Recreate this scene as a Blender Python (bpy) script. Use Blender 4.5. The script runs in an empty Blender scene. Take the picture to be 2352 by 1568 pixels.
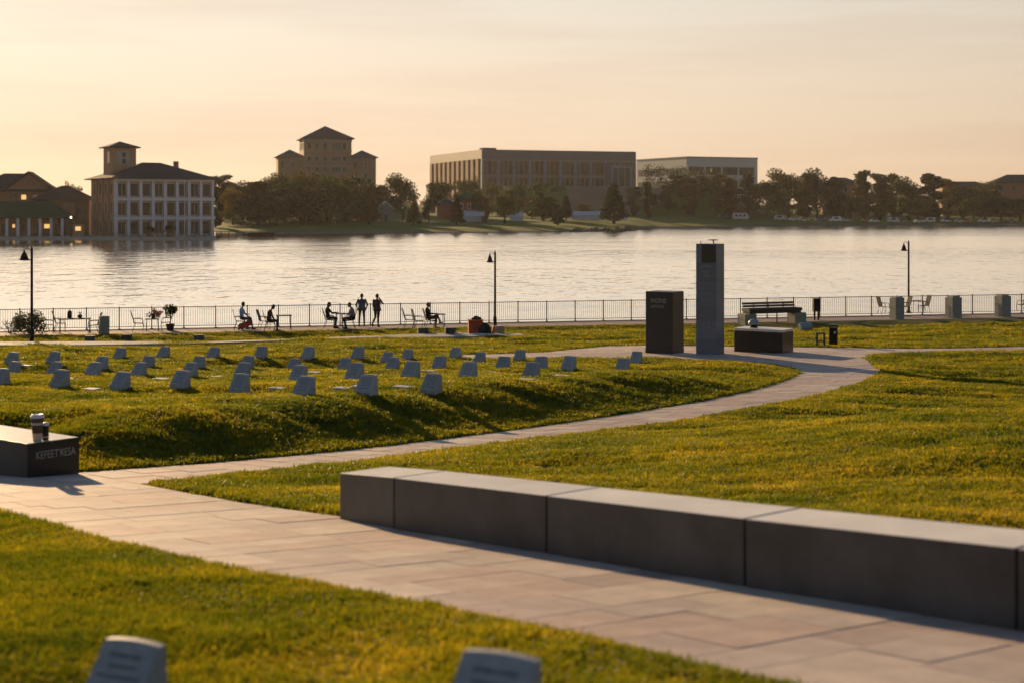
import bpy, bmesh, math, random
import numpy as np
from mathutils import Vector, Matrix, Euler

random.seed(7)
rng = np.random.default_rng(7)
scene = bpy.context.scene
COL = scene.collection
R = math.radians

# ------------------------------------------------------------------ camera
CAMZ = 6.2            # metres above the promenade (z = 0)
F = 3267.0            # focal length in units of a 2352 px wide picture (50 mm)
CX, HY = 1176.0, 482.0
cam_d = bpy.data.cameras.new('camera')
cam = bpy.data.objects.new('camera', cam_d)
COL.objects.link(cam)
cam.location = (0, 0, CAMZ)
cam.rotation_euler = (R(90), 0, 0)
cam_d.sensor_width = 36.0
cam_d.lens = 36.0 * F / 2352.0
cam_d.shift_y = -(784.0 - HY) / 2352.0
cam_d.clip_start = 0.1
cam_d.clip_end = 9000
cam_d.dof.use_dof = True
cam_d.dof.focus_distance = 42.0
cam_d.dof.aperture_fstop = 1.5
scene.camera = cam

# ------------------------------------------------------------------ light
SUN_EL = 12.5
sun_h = Vector((-0.47, 0.883, 0)).normalized()
sun_dir = (sun_h * math.cos(R(SUN_EL)) + Vector((0, 0, math.sin(R(SUN_EL))))).normalized()
sun_d = bpy.data.lights.new('sun', 'SUN')
sun_d.energy = 5.0
sun_d.angle = R(0.6)
sun_d.color = (1.0, 0.66, 0.34)
sun = bpy.data.objects.new('sun', sun_d)
COL.objects.link(sun)
sun.location = (-40, 60, 60)
sun.rotation_euler = sun_dir.to_track_quat('Z', 'Y').to_euler()

world = bpy.data.worlds.new('World')
scene.world = world
world.use_nodes = True
wt = world.node_tree
wt.nodes.clear()
w_out = wt.nodes.new('ShaderNodeOutputWorld')
w_bg = wt.nodes.new('ShaderNodeBackground')
w_sky = wt.nodes.new('ShaderNodeTexSky')
w_sky.sky_type = 'NISHITA'
w_sky.sun_disc = False
w_sky.sun_elevation = R(SUN_EL)
w_sky.sun_rotation = math.atan2(sun_h.x, sun_h.y)
w_sky.altitude = 100
w_sky.air_density = 1.0
w_sky.dust_density = 0.2
w_sky.ozone_density = 1.0
# warm evening haze lies along the whole horizon and thins out upwards
w_geo = wt.nodes.new('ShaderNodeTexCoord')
w_sep = wt.nodes.new('ShaderNodeSeparateXYZ')
wt.links.new(w_geo.outputs['Generated'], w_sep.inputs[0])
w_hz = wt.nodes.new('ShaderNodeMapRange')
w_hz.interpolation_type = 'SMOOTHSTEP'
w_hz.inputs[1].default_value = 0.05
w_hz.inputs[2].default_value = 0.40
w_hz.inputs[3].default_value = 0.90
w_hz.inputs[4].default_value = 0.0
wt.links.new(w_sep.outputs[2], w_hz.inputs[0])
# the haze glows most on the sun's side and falls off smoothly towards the opposite horizon
w_dot = wt.nodes.new('ShaderNodeVectorMath'); w_dot.operation = 'DOT_PRODUCT'
wt.links.new(w_geo.outputs['Generated'], w_dot.inputs[0])
w_dot.inputs[1].default_value = sun_h
w_d1 = wt.nodes.new('ShaderNodeMath'); w_d1.operation = 'MULTIPLY_ADD'
wt.links.new(w_dot.outputs['Value'], w_d1.inputs[0]); w_d1.inputs[1].default_value = 0.5; w_d1.inputs[2].default_value = 0.5
w_d2 = wt.nodes.new('ShaderNodeMath'); w_d2.operation = 'POWER'
wt.links.new(w_d1.outputs[0], w_d2.inputs[0]); w_d2.inputs[1].default_value = 2.0
w_d3 = wt.nodes.new('ShaderNodeMath'); w_d3.operation = 'MULTIPLY_ADD'
wt.links.new(w_d2.outputs[0], w_d3.inputs[0]); w_d3.inputs[1].default_value = 0.75; w_d3.inputs[2].default_value = 0.25
w_hc = wt.nodes.new('ShaderNodeVectorMath'); w_hc.operation = 'SCALE'
w_up = wt.nodes.new('ShaderNodeMapRange')
w_up.inputs[1].default_value = 0.01; w_up.inputs[2].default_value = 0.15
wt.links.new(w_sep.outputs[2], w_up.inputs[0])
w_c2 = wt.nodes.new('ShaderNodeMix'); w_c2.data_type = 'RGBA'
w_c2.inputs[6].default_value = (10.0, 7.05, 4.85, 1)
w_c2.inputs[7].default_value = (10.9, 9.1, 7.1, 1)
wt.links.new(w_up.outputs[0], w_c2.inputs[0])
wt.links.new(w_c2.outputs[2], w_hc.inputs[0])
wt.links.new(w_d3.outputs[0], w_hc.inputs['Scale'])
w_tint = wt.nodes.new('ShaderNodeMix')
w_tint.data_type = 'RGBA'
w_tint.blend_type = 'MIX'
wt.links.new(w_hc.outputs[0], w_tint.inputs[7])
wt.links.new(w_hz.outputs[0], w_tint.inputs[0])
wt.links.new(w_sky.outputs[0], w_tint.inputs[6])
# thin streaks of high cloud, the same all round the sky
w_tc = wt.nodes.new('ShaderNodeTexCoord')
w_map = wt.nodes.new('ShaderNodeMapping')
w_map.inputs['Scale'].default_value = (2.2, 2.2, 26.0)
w_map.inputs['Rotation'].default_value = (R(2.0), R(3.0), 0)
wt.links.new(w_tc.outputs['Generated'], w_map.inputs[0])
w_n = wt.nodes.new('ShaderNodeTexNoise')
w_n.inputs['Scale'].default_value = 1.6
w_n.inputs['Detail'].default_value = 5
w_n.inputs['Roughness'].default_value = 0.55
wt.links.new(w_map.outputs[0], w_n.inputs[0])
w_cr = wt.nodes.new('ShaderNodeMapRange')
w_cr.inputs[1].default_value = 0.45
w_cr.inputs[2].default_value = 0.75
w_cr.inputs[3].default_value = 0.0
w_cr.inputs[4].default_value = 0.55
wt.links.new(w_n.outputs[0], w_cr.inputs[0])
w_cl = wt.nodes.new('ShaderNodeMix')
w_cl.data_type = 'RGBA'
w_cl.blend_type = 'MULTIPLY'
w_cl.inputs[7].default_value = (0.86, 0.77, 0.76, 1)
wt.links.new(w_cr.outputs[0], w_cl.inputs[0])
wt.links.new(w_tint.outputs[2], w_cl.inputs[6])
wt.links.new(w_cl.outputs[2], w_bg.inputs[0])
w_bg.inputs[1].default_value = 0.066
wt.links.new(w_bg.outputs[0], w_out.inputs[0])

scene.view_settings.view_transform = 'Standard'
scene.view_settings.look = 'None'
scene.view_settings.exposure = 0.6
scene.view_settings.gamma = 1.0
scene.view_settings.use_curve_mapping = False
scene.render.engine = 'CYCLES'
scene.cycles.max_bounces = 8
scene.cycles.transparent_max_bounces = 8

# ------------------------------------------------------------------ materials
MATS = {}
def nodes_of(name):
    m = bpy.data.materials.new(name)
    m.use_nodes = True
    nt = m.node_tree
    b = nt.nodes['Principled BSDF']
    return m, nt, b

def lin(c):
    return tuple(c) + (1,)

def mat(name, col, rough=0.7, var=0.15, scale=8.0, bump=0.0, bscale=60.0, spec=0.4, metal=0.0,
        objvar=0.0, stretch=(1, 1, 1), coord='Object', detail=4.0):
    m, nt, b = nodes_of(name)
    tc = nt.nodes.new('ShaderNodeTexCoord')
    mp = nt.nodes.new('ShaderNodeMapping')
    mp.inputs['Scale'].default_value = stretch
    nt.links.new(tc.outputs[coord], mp.inputs[0])
    n = nt.nodes.new('ShaderNodeTexNoise')
    n.inputs['Scale'].default_value = scale
    n.inputs['Detail'].default_value = detail
    n.inputs['Roughness'].default_value = 0.6
    nt.links.new(mp.outputs[0], n.inputs[0])
    mr = nt.nodes.new('ShaderNodeMapRange')
    mr.inputs[1].default_value = 0.3
    mr.inputs[2].default_value = 0.7
    mr.inputs[3].default_value = 1 - var
    mr.inputs[4].default_value = 1 + var
    nt.links.new(n.outputs[0], mr.inputs[0])
    val = mr.outputs[0]
    if objvar:
        oi = nt.nodes.new('ShaderNodeObjectInfo')
        mo = nt.nodes.new('ShaderNodeMapRange')
        mo.inputs[3].default_value = 1 - objvar
        mo.inputs[4].default_value = 1 + objvar
        nt.links.new(oi.outputs['Random'], mo.inputs[0])
        mu = nt.nodes.new('ShaderNodeMath')
        mu.operation = 'MULTIPLY'
        nt.links.new(val, mu.inputs[0])
        nt.links.new(mo.outputs[0], mu.inputs[1])
        val = mu.outputs[0]
    vm = nt.nodes.new('ShaderNodeVectorMath')
    vm.operation = 'SCALE'
    vm.inputs[0].default_value = col
    nt.links.new(val, vm.inputs['Scale'])
    nt.links.new(vm.outputs[0], b.inputs['Base Color'])
    b.inputs['Roughness'].default_value = rough
    b.inputs['Specular IOR Level'].default_value = spec
    b.inputs['Metallic'].default_value = metal
    if bump:
        nb = nt.nodes.new('ShaderNodeTexNoise')
        nb.inputs['Scale'].default_value = bscale
        nb.inputs['Detail'].default_value = 3
        nt.links.new(mp.outputs[0], nb.inputs[0])
        bp = nt.nodes.new('ShaderNodeBump')
        bp.inputs['Strength'].default_value = bump
        bp.inputs['Distance'].default_value = 0.01
        nt.links.new(nb.outputs[0], bp.inputs['Height'])
        nt.links.new(bp.outputs[0], b.inputs['Normal'])
    MATS[name] = m
    return m

def leafmat(name, cols, rough=0.6, transl=0.45, tcol=(1.25, 1.1, 0.45), coord='Object', nscale=0.5, rnd=True):
    """foliage: colour ramp picked per object and by soft noise, with light passing through the leaf"""
    m, nt, b = nodes_of(name)
    ramp = nt.nodes.new('ShaderNodeValToRGB')
    els = ramp.color_ramp.elements
    while len(els) < len(cols):
        els.new(0.5)
    for i, c in enumerate(cols):
        els[i].position = i / (len(cols) - 1)
        els[i].color = lin(c)
    n = nt.nodes.new('ShaderNodeTexNoise')
    n.inputs['Scale'].default_value = nscale
    n.inputs['Detail'].default_value = 3
    if coord == 'World':       # patches that lie on the ground, drawn out across the slope
        tc = nt.nodes.new('ShaderNodeNewGeometry')
        mp = nt.nodes.new('ShaderNodeMapping')
        mp.inputs['Scale'].default_value = (0.6, 1.0, 0.3)
        mp.inputs['Rotation'].default_value = (0, 0, 0.25)
        nt.links.new(tc.outputs['Position'], mp.inputs[0])
        nt.links.new(mp.outputs[0], n.inputs[0])
        n.inputs['Detail'].default_value = 6
        n.inputs['Roughness'].default_value = 0.65
    else:
        tc = nt.nodes.new('ShaderNodeTexCoord')
        nt.links.new(tc.outputs[coord], n.inputs[0])
    oi = nt.nodes.new('ShaderNodeObjectInfo')
    mx = nt.nodes.new('ShaderNodeMath')
    mx.operation = 'MULTIPLY_ADD'
    nt.links.new(n.outputs[0], mx.inputs[0])
    mx.inputs[1].default_value = (1.7 if coord == 'World' else 1.5) if rnd else 2.2
    if rnd:
        ml = nt.nodes.new('ShaderNodeMath')
        ml.operation = 'MULTIPLY_ADD'
        nt.links.new(oi.outputs['Random'], ml.inputs[0])
        ml.inputs[1].default_value = 0.7 if coord != 'World' else 0.55
        ml.inputs[2].default_value = -0.6 if coord != 'World' else -0.65
        nt.links.new(ml.outputs[0], mx.inputs[2])
    else:
        mx.inputs[2].default_value = -0.6
    nt.links.new(mx.outputs[0], ramp.inputs[0])
    nt.links.new(ramp.outputs[0], b.inputs['Base Color'])
    b.inputs['Roughness'].default_value = rough
    b.inputs['Specular IOR Level'].default_value = 0.25
    tr = nt.nodes.new('ShaderNodeBsdfTranslucent')
    tm = nt.nodes.new('ShaderNodeMix')
    tm.data_type = 'RGBA'
    tm.blend_type = 'MULTIPLY'
    tm.inputs[0].default_value = 1.0
    tm.inputs[7].default_value = lin(tcol)
    nt.links.new(ramp.outputs[0], tm.inputs[6])
    nt.links.new(tm.outputs[2], tr.inputs[0])
    ms = nt.nodes.new('ShaderNodeMixShader')
    ms.inputs[0].default_value = transl
    nt.links.new(b.outputs[0], ms.inputs[1])
    nt.links.new(tr.outputs[0], ms.inputs[2])
    nt.links.new(ms.outputs[0], nt.nodes['Material Output'].inputs[0])
    MATS[name] = m
    return m

def emat(name, col, strength):
    m, nt, b = nodes_of(name)
    b.inputs['Base Color'].default_value = lin(col)
    b.inputs['Emission Color'].default_value = lin(col)
    b.inputs['Emission Strength'].default_value = strength
    MATS[name] = m
    return m

def glassmat(name, col=(0.02, 0.022, 0.025), rough=0.08):
    m, nt, b = nodes_of(name)
    b.inputs['Base Color'].default_value = lin(col)
    b.inputs['Roughness'].default_value = rough
    b.inputs['Specular IOR Level'].default_value = 0.5
    MATS[name] = m
    return m

mat('granite_wall', (0.062, 0.061, 0.065), spec=0.4, rough=0.42, var=0.42, scale=1.7, bump=0.15, bscale=240, objvar=0.07, detail=8)  # darker copy of the granite for wall and bench fronts, their shade painted in
mat('granite_top_sunlit', (0.64, 0.605, 0.56), spec=0.8, rough=0.3, var=0.20, scale=1.6, bump=0.12, bscale=240, objvar=0.06, detail=9)  # paler copy of the same granite for upper faces, sunlight painted into the colour
mat('granite_dark', (0.021, 0.022, 0.024), rough=0.45, var=0.25, scale=30, detail=8)
mat('granite_black', (0.016, 0.015, 0.015), rough=0.30, var=0.2, scale=30)
mat('granite_blue', (0.135, 0.150, 0.185), rough=0.45, var=0.18, scale=9, bump=0.08, bscale=200, objvar=0.12)
mat('granite_panel', (0.028, 0.030, 0.030), rough=0.35, var=0.2, scale=20)
mat('granite_marker', (0.31, 0.325, 0.35), rough=0.6, var=0.16, scale=14, bump=0.2, bscale=150, objvar=0.10, detail=8)
mat('engraving', (0.15, 0.158, 0.175), rough=0.8, var=0.1)
mat('letter', (0.30, 0.30, 0.29), rough=0.6, var=0.2, scale=40)
mat('plaque', (0.55, 0.52, 0.50), rough=0.5, var=0.12, scale=10)
SLABS = []
for i, c in enumerate([(0.43, 0.345, 0.315), (0.41, 0.355, 0.335), (0.48, 0.42, 0.38), (0.365, 0.305, 0.295), (0.44, 0.385, 0.365), (0.41, 0.325, 0.30)]):
    SLABS.append(mat('paving_tone_%d' % i, c, spec=0.25, rough=0.75, var=0.20, scale=2.6, bump=0.30, bscale=130, objvar=0.07, coord='Object', detail=9))
mat('grout', (0.16, 0.135, 0.11), rough=0.95, var=0.3, scale=12)
mat('concrete', (0.34, 0.32, 0.29), rough=0.8, var=0.12, scale=5, bump=0.15, bscale=80, detail=8)
mat('concrete_green', (0.24, 0.25, 0.21), rough=0.85, var=0.14, scale=4, detail=8)
mat('metal_black', (0.010, 0.010, 0.011), rough=0.65, var=0.1, spec=0.15)
mat('metal_dark', (0.03, 0.028, 0.026), rough=0.5, var=0.15)
mat('mesh_black', (0.014, 0.014, 0.016), spec=0.15, rough=0.8, var=0.2, scale=60)
mat('fence_metal', (0.035, 0.03, 0.026), rough=0.6, var=0.15, spec=0.2)
mat('box_green', (0.06, 0.068, 0.058), rough=0.7, var=0.15)
mat('box_grey', (0.045, 0.045, 0.048), rough=0.7, var=0.15)
mat('wood_dark', (0.045, 0.028, 0.02), rough=0.65, var=0.35, scale=6, stretch=(1, 14, 14))
mat('bark', (0.055, 0.04, 0.03), rough=0.9, var=0.35, scale=5, stretch=(4, 4, 0.8))
mat('brick_tan', (0.33, 0.20, 0.12), rough=0.85, var=0.16, scale=1.2)
mat('brick_brown', (0.24, 0.135, 0.082), rough=0.85, var=0.16, scale=1.2)
mat('brick_red', (0.30, 0.065, 0.045), rough=0.8, var=0.18, scale=1.0)
mat('stone_pale', (0.30, 0.27, 0.235), rough=0.8, var=0.12, scale=1.0)
mat('paint_white', (0.47, 0.49, 0.54), rough=0.6, var=0.06, scale=1.5)
mat('paint_cream', (0.50, 0.45, 0.38), rough=0.7, var=0.08)
mat('roof_slate', (0.050, 0.052, 0.060), spec=0.08, rough=0.9, var=0.2, scale=2.0, stretch=(1, 1, 8))
mat('roof_brown', (0.085, 0.062, 0.054), spec=0.08, rough=0.9, var=0.2, scale=2.0)
mat('roof_green', (0.022, 0.070, 0.042), spec=0.08, rough=0.9, var=0.18, scale=1.5)
mat('roof_blue', (0.075, 0.085, 0.11), spec=0.08, rough=0.9, var=0.18, scale=1.5)
mat('panel_grey', (0.15, 0.145, 0.15), rough=0.6, var=0.08, scale=0.4)
mat('panel_pale', (0.50, 0.49, 0.475), rough=0.6, var=0.06, scale=0.4)
mat('petal', (0.62, 0.55, 0.42), rough=0.8, var=0.1)
mat('dry_leaf', (0.36, 0.24, 0.09), rough=0.8, var=0.2)
mat('brown_leaf', (0.13, 0.07, 0.035), rough=0.8, var=0.2)
mat('earth', (0.20, 0.122, 0.072), rough=0.95, var=0.2, scale=0.05, coord='Object', detail=8)
mat('rock', (0.09, 0.08, 0.07), rough=0.9, var=0.3, scale=1.0)
mat('steel_blue', (0.22, 0.25, 0.30), rough=0.5, var=0.1)
glassmat('glass_dark')
glassmat('glass_grey', (0.06, 0.062, 0.065), 0.12)
emat('lit_window', (1.0, 0.58, 0.20), 0.6)
emat('lit_lamp', (1.0, 0.74, 0.40), 2.5)
mat('plastic_red', (0.36, 0.045, 0.02), rough=0.5, var=0.15)
mat('plastic_orange', (0.60, 0.13, 0.03), rough=0.5, var=0.12)
mat('cloth_black', (0.012, 0.012, 0.014), rough=0.9, var=0.3)
mat('cloth_white', (0.66, 0.62, 0.58), rough=0.9, var=0.1)
mat('cup_paper', (0.52, 0.47, 0.38), rough=0.7, var=0.06)
mat('cup_sleeve', (0.10, 0.055, 0.032), rough=0.8, var=0.12)
mat('cup_band', (0.085, 0.06, 0.035), rough=0.8, var=0.1)
mat('cup_lid', (0.66, 0.67, 0.72), rough=0.4, var=0.04)
mat('cup_dark', (0.010, 0.009, 0.009), rough=0.5, var=0.1)
mat('cup_logo', (0.30, 0.32, 0.30), rough=0.7, var=0.05)
mat('tyre', (0.012, 0.012, 0.012), rough=0.85, var=0.1)
mat('chrome', (0.5, 0.5, 0.5), rough=0.25, metal=1.0, var=0.05)
mat('lamp_glass', (0.75, 0.75, 0.7), rough=0.3, var=0.03)
mat('tail_red', (0.40, 0.02, 0.02), rough=0.3, var=0.05)
mat('flower', (0.62, 0.26, 0.18), rough=0.8, var=0.3, scale=30)
mat('skin_a', (0.30, 0.165, 0.11), rough=0.55, var=0.06)
mat('skin_b', (0.17, 0.085, 0.055), rough=0.55, var=0.06)
mat('hair_dark', (0.012, 0.009, 0.008), rough=0.6, var=0.3, scale=80)
mat('hair_brown', (0.035, 0.02, 0.013), rough=0.6, var=0.3, scale=80)
for nm, c in {'cl_bluegrey': (0.36, 0.41, 0.52), 'cl_black': (0.014, 0.013, 0.014), 'cl_charcoal': (0.085, 0.085, 0.10),
              'cl_slate': (0.20, 0.21, 0.24), 'cl_brown': (0.06, 0.038, 0.03), 'cl_maroon': (0.05, 0.015, 0.015),
              'cl_tan': (0.20, 0.16, 0.12), 'cl_navy': (0.02, 0.022, 0.032), 'shoe': (0.012, 0.011, 0.011)}.items():
    mat(nm, c, rough=0.85, var=0.16, scale=22)
for nm, c in {'car_silver': (0.42, 0.44, 0.48), 'car_white': (0.70, 0.71, 0.73), 'car_blue': (0.12, 0.20, 0.36),
              'car_red': (0.38, 0.03, 0.02), 'car_grey': (0.17, 0.18, 0.20), 'car_orange': (0.55, 0.14, 0.05)}.items():
    mat(nm, c, rough=0.28, var=0.03, spec=0.6)
leafmat('leaf_green', [(0.018, 0.036, 0.009), (0.032, 0.055, 0.013), (0.052, 0.068, 0.015), (0.10, 0.085, 0.016)], transl=0.28, tcol=(1.0, 1.1, 0.45), nscale=0.35)
leafmat('leaf_autumn', [(0.022, 0.038, 0.011), (0.042, 0.054, 0.014), (0.080, 0.074, 0.016), (0.20, 0.125, 0.02)], transl=0.32, tcol=(1.1, 1.1, 0.45), nscale=0.35)
leafmat('leaf_russet', [(0.026, 0.026, 0.012), (0.040, 0.036, 0.015), (0.060, 0.044, 0.017), (0.09, 0.060, 0.018)], transl=0.28, tcol=(1.05, 1.0, 0.45), nscale=0.35)
leafmat('leaf_conifer', [(0.010, 0.018, 0.010), (0.018, 0.028, 0.012), (0.026, 0.036, 0.014)], transl=0.2, nscale=0.35)
leafmat('leaf_shrub', [(0.025, 0.035, 0.012), (0.05, 0.062, 0.018), (0.09, 0.085, 0.02)], transl=0.4, nscale=5)
leafmat('grass_blade', [(0.032, 0.060, 0.007), (0.075, 0.102, 0.011), (0.158, 0.158, 0.019), (0.31, 0.25, 0.048)],
        transl=0.66, tcol=(1.90, 1.66, 0.40), rough=0.45, coord='World', nscale=0.75)

# lawn soil below the blades, coloured by soft patches
def lawn_material(name, cols, scale, bump=0.6):
    m, nt, b = nodes_of(name)
    tc = nt.nodes.new('ShaderNodeTexCoord')
    n1 = nt.nodes.new('ShaderNodeTexNoise'); n1.inputs['Scale'].default_value = scale; n1.inputs['Detail'].default_value = 8
    n2 = nt.nodes.new('ShaderNodeTexNoise'); n2.inputs['Scale'].default_value = scale * 30; n2.inputs['Detail'].default_value = 4
    nt.links.new(tc.outputs['Object'], n1.inputs[0]); nt.links.new(tc.outputs['Object'], n2.inputs[0])
    mx = nt.nodes.new('ShaderNodeMath'); mx.operation = 'ADD'
    nt.links.new(n1.outputs[0], mx.inputs[0]); nt.links.new(n2.outputs[0], mx.inputs[1])
    ms = nt.nodes.new('ShaderNodeMapRange'); ms.inputs[1].default_value = 0.75; ms.inputs[2].default_value = 1.3
    nt.links.new(mx.outputs[0], ms.inputs[0])
    ramp = nt.nodes.new('ShaderNodeValToRGB')
    els = ramp.color_ramp.elements
    while len(els) < len(cols):
        els.new(0.5)
    for i, c in enumerate(cols):
        els[i].position = i / (len(cols) - 1); els[i].color = lin(c)
    nt.links.new(ms.outputs[0], ramp.inputs[0])
    nt.links.new(ramp.outputs[0], b.inputs['Base Color'])
    b.inputs['Roughness'].default_value = 0.95
    b.inputs['Specular IOR Level'].default_value = 0.1
    bp = nt.nodes.new('ShaderNodeBump'); bp.inputs['Strength'].default_value = bump; bp.inputs['Distance'].default_value = 0.05
    nt.links.new(n2.outputs[0], bp.inputs['Height'])
    nt.links.new(bp.outputs[0], b.inputs['Normal'])
    MATS[name] = m
    return m
lawn_material('lawn_soil', [(0.035, 0.045, 0.010), (0.07, 0.075, 0.014), (0.11, 0.095, 0.02)], 0.8)
lawn_material('far_lawn', [(0.055, 0.095, 0.014), (0.085, 0.125, 0.020), (0.12, 0.14, 0.028)], 0.03, 0.2)

# promenade brick paving, too far away to tell the bricks apart
m, nt, b = nodes_of('promenade_brick')
tc = nt.nodes.new('ShaderNodeTexCoord')
br = nt.nodes.new('ShaderNodeTexBrick')
br.inputs['Color1'].default_value = (0.33, 0.225, 0.20, 1)
br.inputs['Color2'].default_value = (0.37, 0.27, 0.245, 1)
br.inputs['Mortar'].default_value = (0.25, 0.21, 0.19, 1)
br.inputs['Scale'].default_value = 2.2
br.inputs['Mortar Size'].default_value = 0.012
nt.links.new(tc.outputs['Object'], br.inputs[0])
nt.links.new(br.outputs[0], b.inputs['Base Color'])
b.inputs['Roughness'].default_value = 0.75
MATS['promenade_brick'] = m

# lake water: mirror-like with wind ripples that run across the view
m, nt, b = nodes_of('lake_water')
tc = nt.nodes.new('ShaderNodeTexCoord')
def ripple(scale, sx, sy, det):
    mp = nt.nodes.new('ShaderNodeMapping'); mp.inputs['Scale'].default_value = (sx, sy, 1)
    nt.links.new(tc.outputs['Object'], mp.inputs[0])
    n = nt.nodes.new('ShaderNodeTexNoise'); n.inputs['Scale'].default_value = scale; n.inputs['Detail'].default_value = det
    nt.links.new(mp.outputs[0], n.inputs[0])
    return n.outputs[0]
r1 = ripple(1.0, 0.34, 0.20, 3)
r2 = ripple(1.0, 1.3, 0.8, 2)
rp = ripple(1.0, 0.004, 0.016, 2)          # calm and ruffled patches
mr = nt.nodes.new('ShaderNodeMapRange'); mr.inputs[1].default_value = 0.38; mr.inputs[2].default_value = 0.62
mr.inputs[3].default_value = 0.55; mr.inputs[4].default_value = 1.25
nt.links.new(rp, mr.inputs[0])
ad = nt.nodes.new('ShaderNodeMath'); ad.operation = 'MULTIPLY_ADD'
nt.links.new(r2, ad.inputs[0]); ad.inputs[1].default_value = 0.20; nt.links.new(r1, ad.inputs[2])
mu = nt.nodes.new('ShaderNodeMath'); mu.operation = 'MULTIPLY'
nt.links.new(ad.outputs[0], mu.inputs[0]); nt.links.new(mr.outputs[0], mu.inputs[1])
bp = nt.nodes.new('ShaderNodeBump'); bp.inputs['Strength'].default_value = 1.0; bp.inputs['Distance'].default_value = 0.25
nt.links.new(mu.outputs[0], bp.inputs['Height'])
va = nt.nodes.new('ShaderNodeVectorMath'); va.operation = 'ADD'
va.inputs[1].default_value = (0.0, -0.042, 0.0)
nt.links.new(bp.outputs[0], va.inputs[0])
vn = nt.nodes.new('ShaderNodeVectorMath'); vn.operation = 'NORMALIZE'
nt.links.new(va.outputs[0], vn.inputs[0])
nt.links.new(vn.outputs[0], b.inputs['Normal'])
b.inputs['Base Color'].default_value = (1.0, 0.885, 0.735, 1)
b.inputs['Metallic'].default_value = 0.93
b.inputs['Roughness'].default_value = 0.05
b.inputs['IOR'].default_value = 1.33
b.inputs['Specular IOR Level'].default_value = 0.5
MATS['lake_water'] = m

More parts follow.
